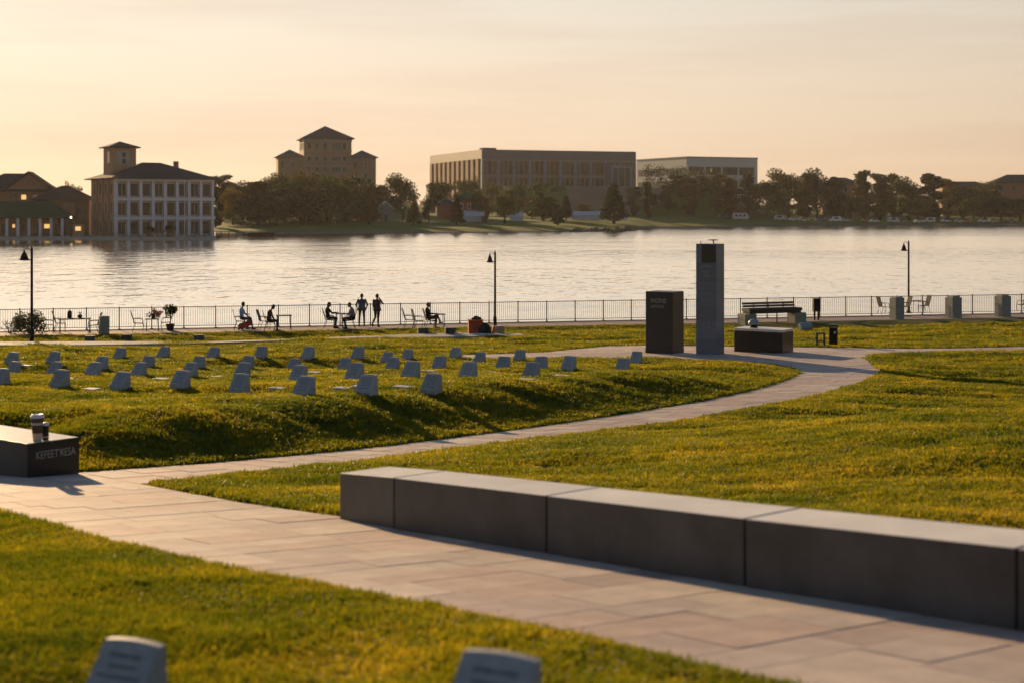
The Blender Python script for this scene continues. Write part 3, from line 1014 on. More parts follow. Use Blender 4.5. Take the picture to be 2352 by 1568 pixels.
at = gm.attributes.new('tuft_pick', 'INT', 'POINT'); at.data.foreach_set('value', gi.astype(np.int32))
grass = obj('grass', gm)
grass['kind'] = 'stuff'
tag(grass, 'short sunlit green grass covering the memorial lawns', 'grass')
ng = bpy.data.node_groups.new('grass_nodes', 'GeometryNodeTree')
ng.interface.new_socket('Geometry', in_out='INPUT', socket_type='NodeSocketGeometry')
ng.interface.new_socket('Geometry', in_out='OUTPUT', socket_type='NodeSocketGeometry')
ni = ng.nodes.new('NodeGroupInput'); no = ng.nodes.new('NodeGroupOutput')
ci = ng.nodes.new('GeometryNodeCollectionInfo'); ci.inputs[0].default_value = tufts
ci.inputs['Separate Children'].default_value = True; ci.inputs['Reset Children'].default_value = True
ip = ng.nodes.new('GeometryNodeInstanceOnPoints'); ip.inputs['Pick Instance'].default_value = True
def named(nm, ty):
    a = ng.nodes.new('GeometryNodeInputNamedAttribute'); a.data_type = ty; a.inputs[0].default_value = nm
    return a.outputs[0]
mp_ = ng.nodes.new('GeometryNodeMeshToPoints')
ng.links.new(ni.outputs[0], mp_.inputs[0])
ng.links.new(mp_.outputs[0], ip.inputs['Points'])
ng.links.new(ci.outputs[0], ip.inputs['Instance'])
ng.links.new(named('tuft_pick', 'INT'), ip.inputs['Instance Index'])
ng.links.new(named('tuft_rot', 'FLOAT_VECTOR'), ip.inputs['Rotation'])
ng.links.new(named('tuft_scale', 'FLOAT_VECTOR'), ip.inputs['Scale'])
ng.links.new(ip.outputs[0], no.inputs[0])
md = grass.modifiers.new('tufts', 'NODES'); md.node_group = ng

# fallen leaves and small pale flowers scattered through the turf, too many to count
n = 5200
y = 4.5 + 60 * rng.random(n) ** 2.0
x = rng.uniform(-1, 1, n) * (0.40 * y + 1)
dd = path_dist(x, y)
k = (dd > -0.25) & (tcoord(x, y) < PT0 - 0.3) & ((rng.random(n) < 0.35) | (dd < 1.2)) & (vnoise(x, y, 1.1) > -0.15)
x, y = x[k], y[k]
z = np.where(path_dist(x, y) > 0, lawn_z(x, y) + 0.028, base_z(x, y) + 0.006)
cen = np.stack([x, y, z], -1)
sz = rng.uniform(0.008, 0.017, len(x)) * np.clip(y / 14, 0.7, 2.2)
a = rng.uniform(0, 6.283, len(x)); tl = rng.uniform(-0.5, 0.5, len(x))
e1 = np.stack([np.cos(a), np.sin(a), tl], -1) * sz[:, None]
e2 = np.stack([-np.sin(a) * 0.6, np.cos(a) * 0.6, 0.4 * tl], -1) * sz[:, None]
v = np.stack([cen - e1, cen + e2, cen + e1, cen - e2], 1).reshape(-1, 3)
me = bpy.data.meshes.new('fallen_leaves')
me.vertices.add(len(v)); me.vertices.foreach_set('co', v.ravel())
nq = len(x)
me.loops.add(4 * nq); me.loops.foreach_set('vertex_index', np.arange(4 * nq, dtype=np.int32))
me.polygons.add(nq); me.polygons.foreach_set('loop_start', np.arange(0, 4 * nq, 4, dtype=np.int32))
me.update(calc_edges=True)
for nm in ('petal', 'dry_leaf', 'brown_leaf'):
    me.materials.append(MATS[nm])
me.polygons.foreach_set('material_index', rng.choice([0, 1, 1, 2], nq).astype(np.int32))
leaves = obj('fallen_leaves', me)
leaves['kind'] = 'stuff'
tag(leaves, 'fallen leaves and tiny pale flowers scattered in the grass', 'leaves')

# ------------------------------------------------------------------ lettering
def text_mesh(body, size, extrude=0.003):
    cu = bpy.data.curves.new('lettering', 'FONT')
    cu.body = body; cu.size = size; cu.extrude = extrude
    cu.align_x = 'LEFT'; cu.align_y = 'BOTTOM'; cu.resolution_u = 3
    o = bpy.data.objects.new('lettering', cu)
    COL.objects.link(o)
    dg = bpy.context.evaluated_depsgraph_get()
    me = bpy.data.meshes.new_from_object(o.evaluated_get(dg))
    COL.objects.unlink(o)
    bpy.data.objects.remove(o)
    return me
def add_text(parent, body, width, height, x, z, y, m='letter'):
    """letters on the front (-y) face: left edge x, baseline z"""
    me = text_mesh(body, 1.0, 0.003)
    co = np.zeros(len(me.vertices) * 3); me.vertices.foreach_get('co', co); co = co.reshape(-1, 3)
    w0, h0 = np.ptp(co[:, 0]), np.ptp(co[:, 1])
    co[:, 0] = (co[:, 0] - co[:, 0].min()) * width / w0
    co[:, 1] = (co[:, 1] - co[:, 1].min()) * height / h0
    new = np.stack([co[:, 0] + x, np.full(len(co), y) - co[:, 2], co[:, 1] + z], -1)
    me.vertices.foreach_set('co', new.ravel())
    me.materials.clear(); me.materials.append(MATS[m])
    me.name = 'inscription'
    return obj('inscription', me, parent)

# ------------------------------------------------------------------ long granite seat wall
jx = [(780, 1190, 1085), (905, 1213, 1096), (1255, 1270, 1137), (1710, 1347, 1190), (2335, 1447, 1258)]
js = []
for px, yb, yt in jx:
    p = bhit(px, yb)
    js.append((p.xy, p.z, CAMZ - (yt - HY) / F * p.y))
# straighten the run and carry on out of frame
e = js[-1]; s = js[-2]
step = (e[0] - s[0])
js.append((e[0] + step, e[1] + (e[1] - s[1]), e[2] + (e[2] - s[2])))
nrm = Vector((-wdir.y, wdir.x))
if nrm.x < 0:
    nrm = -nrm
wall = thing('granite_wall', 'long low grey granite seat wall of five blocks beside the paved walk', 'wall', (js[0][0].x, js[0][0].y, js[0][1]))
o3 = Vector(wall.location)
WT = 0.60
for i in range(len(js) - 1):
    (a, az, at_), (b2, bz, bt) = js[i], js[i + 1]
    dr = (b2 - a).normalized(); gp_ = 0.009
    a2 = a + dr * (gp_ if i else 0); b3 = b2 - dr * gp_
    vs = []
    for p, zb, zt in ((a2, az, at_), (b3, bz, bt)):
        q = p + nrm * WT
        vs += [(p.x, p.y, zb - 0.3), (q.x, q.y, zb - 0.3), (q.x, q.y, zt), (p.x, p.y, zt)]
    vs = [tuple(Vector(v) - o3) for v in vs]
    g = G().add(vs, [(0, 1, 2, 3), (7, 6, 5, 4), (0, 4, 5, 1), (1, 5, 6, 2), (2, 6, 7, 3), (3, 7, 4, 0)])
    g.m[4] = 1  # top face takes the paler copy, sunlight put into its colour
    bl = g.build('block', ['granite_wall', 'granite_top_sunlit'], wall)
    bm_ = bl.modifiers.new('edge', 'BEVEL'); bm_.width = 0.012; bm_.segments = 2
# dark recess between the blocks
g = G()
for i in range(1, len(js) - 1):
    a, az, at_ = js[i]
    dr = (js[i + 1][0] - a).normalized()
    c = a + nrm * WT / 2 - Vector((0, 0))
    g.box((c.x - o3.x, c.y - o3.y, (az + at_) / 2 - 0.03 - o3.z), (0.017, WT - 0.04, at_ - az - 0.02), math.atan2(dr.y, dr.x))
g.build('joint_filler', ['grout'], wall)

# ------------------------------------------------------------------ inscribed block at the left with cup
A = bhit(62, 1096); B = bhit(181, 1087)
At = CAMZ - (1017 - HY) / F * A.y; Bt = CAMZ - (1003.5 - HY) / F * B.y
Ld = Vector((-0.80, 0.60)).normalized() * 3.2
ex = Vector((B.x - A.x, B.y - A.y)); ang = math.atan2(ex.y, ex.x)
bench = thing('inscribed_bench', 'low granite block bench with lettered black end at the left path corner', 'bench', (A.x, A.y, A.z), ang)
Mi = Matrix.Rotation(-ang, 2)
def loc2(p):
    q = Mi @ (Vector((p[0], p[1])) - A.xy)
    return q
zt = (At + Bt) / 2 - A.z
w_ = ex.length
Lq = Mi @ Ld
vs = []
for z in (-0.25, zt):
    for q in (Vector((0, 0)), Vector((w_, 0)), Vector((w_, 0)) + Lq, Lq):
        vs.append((q.x, q.y, z))
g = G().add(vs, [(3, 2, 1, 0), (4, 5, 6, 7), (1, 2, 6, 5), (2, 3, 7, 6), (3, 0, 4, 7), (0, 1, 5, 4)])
g.m[1] = 1  # bench top likewise coloured as sunlit, sides as shaded
bo = g.build('block', ['granite_wall', 'granite_top_sunlit'], bench)
bm_ = bo.modifiers.new('edge', 'BEVEL'); bm_.width = 0.006; bm_.segments = 2
g = G().bbox(0.006, w_ - 0.006, -0.018, -0.001, -0.02, zt - 0.012)
g.build('end_panel', ['granite_black'], bench)
add_text(bench, "KEFEET'RESA", w_ * 0.76, zt * 0.24, w_ * 0.16, zt * 0.50, -0.017)
# cup, sized by the block it stands on
cp = Vector((A.x, A.y, A.z + zt)) + Vector((ex.x, ex.y, 0)) * 0.29 + Vector((Ld.x, Ld.y, 0)) * 0.035
ch = 62.0 / F * cp.y
cup = thing('coffee_cup', 'tall takeaway paper cup with white lid standing on the inscribed block', 'cup', cp, 0.4)
r0, r1 = ch * 0.155, ch * 0.235
def rr(z):
    return r0 + (r1 - r0) * z
G().lathe([(rr(0) * ch / ch, 0.0), (rr(0.87), ch * 0.87)], 24).build('paper_body', ['cup_paper'], cup, True)
G().lathe([(rr(0.30) + 0.002, ch * 0.30), (rr(0.60) + 0.002, ch * 0.60)], 24).build('sleeve', ['cup_sleeve'], cup, True)
G().lathe([(rr(0.69) + 0.0015, ch * 0.69), (rr(0.85) + 0.0015, ch * 0.85)], 24).build('printed_band', ['cup_band'], cup, True)
G().lathe([(r1 * 1.06, ch * 0.868), (r1 * 1.10, ch * 0.89), (r1 * 1.06, ch * 0.93), (r1 * 0.95, ch * 0.94), (r1 * 0.9, ch * 0.985), (r1 * 0.84, ch * 1.0), (r1 * 0.80, ch * 0.985)], 24).build('lid', ['cup_lid'], cup, True)
c2 = cp + Vector((ex.x, ex.y, 0)) * 0.165 + Vector((Ld.x, Ld.y, 0)) * 0.004
h2 = 40.0 / F * cp.y
flask = thing('small_tumbler', 'small black tumbler with silver top right beside the paper cup', 'tumbler', c2, 0.2)
G().lathe([(h2 * 0.16, 0), (h2 * 0.19, h2 * 0.05), (h2 * 0.20, h2 * 0.82)], 18).build('body', ['cup_dark'], flask, True)
G().lathe([(h2 * 0.21, h2 * 0.82), (h2 * 0.21, h2 * 0.93), (h2 * 0.17, h2 * 1.0)], 18).build('cap', ['cup_lid'], flask, True)
G().lathe([(h2 * 0.193, h2 * 0.12), (h2 * 0.196, h2 * 0.22)], 18).build('label_band', ['cup_logo'], flask, True)

# ------------------------------------------------------------------ grave markers
MYAW = R(27.0)        # the faces look a little left of the camera
def marker_mesh(w, h, seed):
    r = random.Random(seed)
    prof = [(-0.262, -0.10), (-0.252, 0.095), (-0.012, 0.40), (0.035, 0.40), (0.055, -0.10)]  # (y, z) front .. back
    k = h / 0.40
    g = G()
    n = 9
    vs = []
    for i in range(n):
        u = i / (n - 1) * 2 - 1
        for j, (y, z) in enumerate(prof):
            t = max(0.0, z) / 0.40
            xx = u * w / 2 * (1 - 0.02 * t)
            arch = 0.013 * (1 - u * u) if j in (2, 3) else 0.0
            vs.append((xx, y * k, (z + arch) * k))
    m_ = len(prof); fs = []
    for i in range(n - 1):
        for j in range(m_):
            j2 = (j + 1) % m_
            fs.append((i * m_ + j, (i + 1) * m_ + j, (i + 1) * m_ + j2, i * m_ + j2))
    fs.append(tuple(range(m_))); fs.append(tuple(reversed(range((n - 1) * m_, n * m_))))
    g.add(vs, fs)
    return g.mesh('stone', ['granite_marker'])
def engrave_mesh(w, h, seed):
    """shallow lines of lettering on the sloping face: short strokes, an emblem arc on top"""
    r = random.Random(seed)
    k = h / 0.40
    g = G()
    p0 = Vector((0, -0.252 * k, 0.095 * k)); p1 = Vector((0, -0.014 * k, 0.412 * k))
    d = (p1 - p0); L = d.length; d.normalize()
    nn = Vector((1, 0, 0)).cross(d).normalized()
    def q(u, t, hw, ht):
        c = p0 + d * (t * L) + Vector((u, 0, 0)) + nn * 0.0035
        a = Vector((hw, 0, 0)); b_ = d * ht
        g.add([c - a - b_, c + a - b_, c + a + b_, c - a + b_], [(0, 1, 2, 3)])
    for row, t in enumerate((0.80, 0.66, 0.52, 0.38, 0.20)):
        half = w * r.uniform(0.24, 0.36)
        x = -half
        while x < half:
            l = r.uniform(0.006, 0.022)
            q(x + l / 2, t, l / 2, 0.0095 if row in (0, 4) else 0.0075)
            x += l + r.uniform(0.004, 0.012)
    return g.mesh('engraved_lettering', ['engraving'])
mk_mesh = [marker_mesh(0.37, 0.40, k) for k in range(3)]
en_mesh = [engrave_mesh(0.375, 0.40, k) for k in range(4)]
FLOOR_STONES = []
ROWS = {
    'front': [(144, 890), (283, 893), (420, 890), (556, 901), (705, 909), (848, 907), (996, 903)],
    'second': [(8, 884), (130, 860), (219, 863), (325, 865), (441, 866), (561, 866), (690, 875), (820, 873), (948, 870), (1080, 870), (1224, 869)],
    'third': [(34, 860), (127, 836), (236, 848), (343, 845), (460, 846), (571, 846), (678, 851), (795, 851), (905, 850), (1012, 847), (1158, 847), (1245, 848), (1309, 850), (1433, 853)],
    'rear': [(32, 836), (279, 824), (379, 823), (494, 823), (603, 822), (711, 822), (825, 824), (891, 833), (939, 827), (1048, 822), (1105, 833), (1196, 828), (1463, 834)],
}
def place_marker(px, py, label, seed, grp='grave markers on the raised lawn', hpx=None, spot=None, size=1.0):
    p = spot if spot is not None else lhit(px, py)
    r = random.Random(seed)
    t = thing('grave_marker', label, 'gravestone', (p.x, p.y + 0.15 * 0, p.z), -MYAW + r.uniform(-0.06, 0.06), grp)
    t.rotation_euler = (r.uniform(-0.03, 0.03), r.uniform(-0.035, 0.035), t.rotation_euler[2])
    t.scale = (size, size, size * r.uniform(0.96, 1.04))
    obj('stone', random.Random(seed + 1).choice(mk_mesh), t)
    obj('engraved_lettering', random.Random(seed + 2).choice(en_mesh), t)['kind'] = 'stuff'
    FLOOR_STONES.append((p.x, p.y))
    return t
sd = 0
for row, pts in ROWS.items():
    pts = sorted(pts)
    for i, (px, py) in enumerate(pts):
        lab = 'slanted grey granite grave marker, %s from the left in the %s row' % (ORD[i], row)
        if row == 'rear' and i == len(pts) - 1:
            lab = 'slanted grey granite grave marker closest to the dark stele by the plaza'
        sd += 5
        place_marker(px, py, lab, sd, size=0.92 if px > 860 and row == 'rear' else 1.0)
# two markers close to the camera, cut by the lower edge of the frame
def near_marker(px, pytop, wtop, label, seed):
    h = 0.40
    d = F * 0.40 * 0.90 * 0.92 / wtop
    top = ray_pt(px, pytop, d)
    gz = float(lawn_z(top.x, top.y))
    print('near marker', d, top.z - gz)
    return place_marker(0, 0, label, seed, 'grave markers close to the camera', spot=Vector((top.x, top.y, top.z - 0.395)), size=0.92)
near_marker(310, 1466, 158, 'blurred grey grave marker with arched top in the near left corner', 501)
near_marker(1150, 1496, 188, 'blurred grey grave marker with arched top at the bottom centre edge', 502)

# flat pale plaques let into the grass
PLQ = [(132, 842, 12), (348, 838, 10), (152, 872, 10), (372, 873, 14), (505, 868, 12), (830, 891, 15), (788, 895, 12), (927, 892, 14), (1085, 862, 10), (815, 838, 12), (1130, 858, 12), (640, 895, 13),
       (985, 855, 10), (722, 858, 9), (1210, 875, 11), (210, 897, 10), (1290, 866, 10), (60, 842, 12)]
for i, (px, py, w) in enumerate(sorted(PLQ)):
    p = lhit(px, py)
    k = random.uniform(0.9, 1.1)
    t = thing('flat_plaque', 'flat pale stone plaque in the grass, %s from the left among the markers' % ORD[i], 'plaque', (p.x, p.y, p.z), -MYAW, 'flat plaques among the markers')
    G().bevbox(-0.20 * k, 0.20 * k, -0.14, 0.14, -0.06, 0.06, 0.01).build('stone', ['plaque'], t)
    FLOOR_STONES.append((p.x, p.y))

# ------------------------------------------------------------------ monuments on the plaza
PY = -R(33.0)        # their fronts are turned to the left
def mono(px, py, label, name):
    p = bhit(px, py)
    return thing(name, label, 'monument', (p.x, p.y, p.z), PY), p
# placed by the near front corner (bottom right of the front face)
st, p = mono(1545, 812, 'square dark granite stele with two lines of lettering on the plaza', 'granite_stele')
sc = p.y / F
W, D, Ht = 70 * sc, 58 * sc, 140 * sc
g = G().bevbox(-W, 0, 0, D, 0.16, Ht, 0.012); g.build('shaft', ['granite_dark'], st)
G().bbox(-W - 0.004, 0.004, -0.004, D + 0.004, -0.05, 0.158).build('plinth', ['granite_dark'], st)
add_text(st, 'INOINS', W * 0.56, Ht * 0.075, -W * 0.80, Ht * 0.815, -0.002)
add_text(st, 'LADTOUZA', W * 0.50, Ht * 0.045, -W * 0.80, Ht * 0.735, -0.002)
col, p = mono(1645, 814, 'tall square blue-grey granite pillar with antenna on top', 'granite_pillar')
sc = p.y / F
W, D, Ht = 51 * sc, 44 * sc, 253 * sc
zs = [0.0, Ht * 0.135, Ht * 0.30, Ht * 0.42, Ht * 0.565, Ht * 0.665, Ht * 0.825, Ht]
for i in range(len(zs) - 1):
    G().bevbox(-W, 0, 0, D, zs[i] - (0.05 if i == 0 else -0.004), zs[i + 1], 0.004).build('block', ['granite_blue'], col)
G().bbox(-W * 0.72, -0.01, -0.012, -0.001, zs[-2] + 0.02, Ht - 0.03).build('dark_panel', ['granite_panel'], col)
add_text(col, 'AVIOF7', W * 0.52, Ht * 0.022, -W * 0.74, Ht * 0.785, -0.002)
add_text(col, 'L25', W * 0.28, Ht * 0.024, -W * 0.66, Ht * 0.735, -0.002)
add_text(col, 'V A', W * 0.24, Ht * 0.022, -W * 0.62, Ht * 0.700, -0.002)
an = G().tube([(-W * 0.30, D * 0.5, Ht), (-W * 0.36, D * 0.5, Ht + 0.12)], 0.022, 8)
ao = an.build('antenna', ['metal_black'], col)
G().lathe([(0.03, -0.012), (0.19, 0.0), (0.19, 0.02), (0.05, 0.03)], 16, (-W * 0.36, D * 0.5, Ht + 0.125)).build('disc', ['metal_black'], ao)
G().tube([(-W * 0.84, D * 0.2, Ht), (-W * 0.84, D * 0.2, Ht + 0.09)], 0.014, 6).build('pin', ['metal_black'], col)
bx, p = mono(1797, 811, 'long low black granite box with pale sunlit-toned top on the plaza', 'granite_box')
sc = p.y / F
W, D, Ht = 120 * sc, 66 * sc, 52 * sc
G().bevbox(-W, 0, 0, D, -0.05, Ht * 0.86, 0.006).build('body', ['granite_black'], bx)
G().bevbox(-W - 0.01, 0.01, -0.01, D + 0.01, Ht * 0.90, Ht * 1.0, 0.008).build('lid_slab', ['granite_top_sunlit'], bx)  # lid in the paler granite copy that has sunlight in its colour
G().bbox(-W + 0.03, -0.03, 0.03, D - 0.03, Ht * 0.86, Ht * 0.90).build('shadow_gap', ['granite_black'], bx)
bp_ = Matrix.Rotation(PY, 3, 'Z') @ Vector((-W * 0.72, D * 0.55, 0))
lp = thing('dome_light', 'small pale blue dome light on a black base on the granite box', 'light', (p.x + bp_.x, p.y + bp_.y, p.z + Ht))
G().lathe([(0.15, 0), (0.13, 0.10), (0.15, 0.11)], 14).build('base', ['metal_black'], lp, False)
G().lathe([(0.20, 0.11), (0.21, 0.17), (0.18, 0.25), (0.10, 0.30), (0.02, 0.31)], 16).build('dome', ['steel_blue'], lp, True)

# ------------------------------------------------------------------ lakeside fence
flen0, flen1 = -36.0, 44.0
sp = 1.62
fang = math.atan(PSL)
fp = prom_xy(flen0, PT1 - 0.12)
fence = thing('lakeside_fence', 'dark metal railing of posts and thin balusters along the lake edge', 'fence', (fp.x, fp.y, 0.06), fang)
npan = int((flen1 - flen0) / math.cos(fang) / sp)
post_me = G().box((0, 0, 0.57), (0.055, 0.055, 1.14)).box((0, 0, 0.012), (0.13, 0.13, 0.022)).mesh('post', ['fence_metal'])
top_me = G().box((sp / 2, 0, 1.09), (sp - 0.056, 0.045, 0.035)).mesh('top_rail', ['fence_metal'])
bot_me = G().box((sp / 2, 0, 0.11), (sp - 0.056, 0.03, 0.03)).mesh('bottom_rail', ['fence_metal'])
gg = G()
nb = 14
for k in range(1, nb):
    gg.box((sp * k / nb, 0, 0.60), (0.014, 0.014, 0.945))
bal_me = gg.mesh('balusters', ['fence_metal'])
for i in range(npan + 1):
    obj('post', post_me, fence, (i * sp, 0, 0))
    if i < npan:
        obj('top_rail', top_me, fence, (i * sp, 0, 0))
        obj('bottom_rail', bot_me, fence, (i * sp, 0, 0))
        b_ = obj('balusters', bal_me, fence, (i * sp, 0, 0)); b_['kind'] = 'stuff'

# ------------------------------------------------------------------ lamp posts
def lamp_post(p, h, label, arm=-1, big=1.0):
    t = thing('lamp_post', label, 'street lamp', p, 0.0, 'lamp posts along the promenade')
    G().lathe([(0.13, -0.05), (0.13, 0.05), (0.095, 0.10), (0.09, 0.55), (0.075, 0.62), (0.062, 0.7), (0.055, h - 0.25)], 14).build('pole', ['metal_black'], t, True)
    G().lathe([(0.05, h - 0.25), (0.062, h - 0.22), (0.045, h - 0.16), (0.05, h - 0.10), (0.02, h - 0.06), (0.028, h - 0.03), (0.004, h)], 12).build('finial', ['metal_black'], t, True)
    k = big
    x = arm * 0.29 * k
    zb = h - 0.62
    ar = G().tube([(0, 0, zb), (x * 0.5, 0, zb - 0.015), (x, 0, zb + 0.0)], 0.022, 8)
    ar.tube([(0, 0, h - 0.28), (x * 0.45, 0, h - 0.10), (x * 0.9, 0, h - 0.12), (x, 0, h - 0.2)], 0.014, 8)
    ar.build('arm', ['metal_black'], t)
    z0 = zb
    sh = G().lathe([(0.205 * k, z0 - 0.02), (0.20 * k, z0), (0.155 * k, z0 + 0.05), (0.12 * k, z0 + 0.16), (0.085 * k, z0 + 0.27), (0.045 * k, z0 + 0.34), (0.03 * k, z0 + 0.42), (0.012, z0 + 0.45)], 18, (x, 0, 0)).build('shade', ['metal_black'], t, True)
    G().lathe([(0.06 * k, z0 - 0.05), (0.10 * k, z0 - 0.03), (0.12 * k, z0 - 0.015)], 14, (x, 0, 0)).build('diffuser', ['lamp_glass'], sh, True)
    return t
p = lhit(73, 788); lamp_post(p, (788 - 566) / F * p.y, 'black lamp post with bell shade in front of the round shrub', -1, 1.2)
p = zhit(1137, 752); p = Vector((p.x, p.y, float(lawn_z(p.x, p.y)))); lamp_post(p, (750 - 570) / F * p.y, 'black lamp post with bell shade behind the red crate', -1, 0.95)
p = zhit(2087, 718); lamp_post(p, (718 - 552) / F * p.y, 'black lamp post with bell shade between the right-hand concrete pedestals', -1, 1.0)

# ------------------------------------------------------------------ low boxes on the far lawn
def lawn_box(px, py, w, h, m, label):
    p = lhit(px, py); s = p.y / F
    t = thing('lawn_box', label, 'utility box', (p.x, p.y, p.z), fang * 0.6, 'low boxes beside the footpath')
    W, H_ = w * s, h * s
    G().bevbox(-W / 2, W / 2, -W * 0.35, W * 0.35, -0.15, H_ * 0.86, 0.01).build('housing', [m], t)
    G().bevbox(-W / 2 - 0.012, W / 2 + 0.012, -W * 0.35 - 0.012, W * 0.35 + 0.012, H_ * 0.864, H_, 0.012).build('lid', [m], t)
lawn_box(207, 786, 21, 15, 'box_green', 'low green box on the grass left of the concrete pedestal')
lawn_box(291, 783, 23, 15, 'box_grey', 'low dark grey box on the grass under the empty leaning chair')
lawn_box(457, 785, 21, 16, 'box_green', 'low dark green box alone on the grass left of the people')
lawn_box(972, 769, 24, 16, 'box_green', 'low dark green box by the footpath below the seated pair of chairs')
lawn_box(1034, 769, 23, 16, 'box_grey', 'low dark box by the footpath left of the red crate')

# red crate heap by the middle lamp
p = lhit(1092, 768); s = p.y / F
t = thing('red_crate', 'large red plastic crate full of dark things at the footpath end', 'crate', p, 0.12)
W = 33 * s; H_ = 34 * s
g = G().bevbox(-W / 2, W / 2, -W * 0.35, W * 0.35, 0.02, H_ * 0.93, 0.02)
g.build('body', ['plastic_red'], t)
for k in range(6):
    G().bbox(-W / 2 + W * (k + 0.35) / 6.0, -W / 2 + W * (k + 0.5) / 6.0, -W * 0.35 - 0.015, -W * 0.35 - 0.001, 0.05, H_ * 0.85).build('rib', ['plastic_red'], t)
G().bbox(-W / 2 - 0.03, W / 2 + 0.03, -W * 0.35 - 0.03, W * 0.35 + 0.03, H_ * 0.93, H_ * 1.0).build('rim', ['plastic_orange'], t)
def lump(name, m, p, sx, sy, sz, label, cat, seed, kid=None, group=None):
    """a soft uneven heap, sack or bundle"""
    r = random.Random(seed)
    bm = bmesh.new(); bmesh.ops.create_icosphere(bm, subdivisions=3, radius=1)
    ph = [r.uniform(0, 6) for _ in range(6)]
    for v in bm.verts:
        c = v.co
        k = 1 + 0.13 * math.sin(4 * c.x + ph[0]) * math.sin(3.4 * c.y + ph[1]) + 0.10 * math.sin(7 * c.z + ph[2] + 3 * c.x)
        z = c.z if c.z > 0 else c.z * 0.5
        v.co = Vector((c.x * sx * k, c.y * sy * k, (z + 0.42) * sz * k / 1.42))
    for v in bm.verts:
        v.co.z = max(v.co.z, -0.02)
    me = bpy.data.meshes.new(name); bm.to_mesh(me); bm.free()
    me.polygons.foreach_set('use_smooth', [True] * len(me.polygons)); me.materials.append(MATS[m])
    o = obj(name, me, None, p)
    return tag(o, label, cat, group)
lump('dark_bundle', 'cloth_black', Vector((p.x + 0.05, p.y, p.z + H_ * 0.93)), W * 0.36, W * 0.22, 0.2, 'dark bundle lying on top of the red crate', 'bundle', 4)
q = lhit(1112, 769)
lump('black_sack', 'cloth_black', q, 0.36, 0.3, 0.52, 'slumped black sack leaning right of the red crate', 'sack', 9)
q = lhit(1146, 768)
t = thing('grey_carton', 'small grey carton standing right of the lamp post foot', 'box', q, 0.3)
k = q.y / F
G().bevbox(-10 * k, 10 * k, -8 * k, 8 * k, 0, 19 * k, 0.01).build('carton', ['concrete_green'], t)
G().bbox(-2 * k, 2 * k, -8.3 * k, 8.3 * k, 19 * k, 19.25 * k).build('tape', ['cup_paper'], t)
q = lhit(1135, 770)
t = thing('orange_cone', 'small orange cone between the black sack and the carton', 'cone', q)
G().bevbox(-0.2, 0.2, -0.2, 0.2, 0, 0.04, 0.01).build('base', ['plastic_orange'], t)
G().lathe([(0.16, 0.04), (0.10, 0.25), (0.05, 0.45), (0.035, 0.47)], 14).build('cone_body', ['plastic_orange'], t, True)
q = lhit(1135, 772)
g = G(); nx = 16
sheet = []
for i in range(nx):
    for j in range(8):
        x = -1.9 + 3.8 * i / (nx - 1); y = -0.45 + 0.9 * j / 7 + 0.1 * math.sin(i * 0.9)
        zz = float(lawn_z(q.x + x, q.y + y)) - q.z + 0.07 + 0.02 * math.sin(i * 1.7 + j) + 0.015 * math.sin(j * 2.3)
        sheet.append((x, y, zz))
fs = [(i * 8 + j, (i + 1) * 8 + j, (i + 1) * 8 + j + 1, i * 8 + j + 1) for i in range(nx - 1) for j in range(7)]
g.add(sheet, fs)
o = g.build('ground_sheet', ['cloth_white'], None, True, q)
tag(o, 'crumpled white sheet spread on the grass under the red crate', 'sheet')
o.modifiers.new('thick', 'SOLIDIFY').thickness = 0.012

# spotlight housing and litter bin group near the plaza
q = lhit(1849, 760); k = q.y / F
t = thing('ground_spotlight', 'grey drum-shaped spotlight on the grass behind the plaza', 'spotlight', q, 0.5)
g = G()
g.tube([(-15 * k, 0, 9 * k), (-11 * k, 0, 9 * k), (13 * k, 0, 10 * k), (16 * k, 0, 10 * k)], [8 * k, 10 * k, 10.5 * k, 8 * k], 16)
g.build('drum', ['steel_blue'], t, False)
G().tube([(-18 * k, 0, 8 * k), (-15.2 * k, 0, 8.2 * k)], [6 * k, 7 * k], 14).build('lens', ['lamp_glass'], t)
G().bbox(-6 * k, 6 * k, -5 * k, 5 * k, -1 * k, 2 * k).build('foot', ['metal_dark'], t)
q = lhit(1914, 794); k = q.y / F
t = thing('litter_bin', 'slim black litter bin with slanted top at the plaza edge', 'bin', q, -0.3)
G().bevbox(-9 * k, 9 * k, -9 * k, 9 * k, -0.05, 41 * k, 0.02).build('body', ['metal_black'], t)
G().bevbox(-10.5 * k, 10.5 * k, -10.5 * k, 10.5 * k, 44 * k, 48.5 * k, 0.02).build('hood', ['metal_dark'], t)
for sx in (-1, 1):
    G().bbox(sx * 8 * k - 0.02, sx * 8 * k + 0.02, -7 * k, 7 * k, 41 * k, 44 * k).build('hood_bracket', ['metal_black'], t)
G().bbox(2 * k, 6 * k, -9.4 * k, -9.05 * k, 28 * k, 34 * k).build('sticker', ['cup_paper'], t)
q = lhit(1885, 796); k = q.y / F
t = thing('cycle_stand', 'low dark metal frame stand left of the litter bin', 'stand', q, -0.2)
for x in (-8, 8):
    G().bbox((x - 2.4) * k, (x + 2.4) * k, -0.05, 0.05, -0.05, 29 * k).build('leg', ['metal_dark'], t)
G().bbox(-10 * k, 10 * k, -0.06, 0.06, 29 * k, 32 * k).build('top_bar', ['metal_dark'], t)
G().bbox(-5.6 * k, 5.6 * k, -0.03, 0.03, 11 * k, 14 * k).build('cross_bar', ['metal_dark'], t)

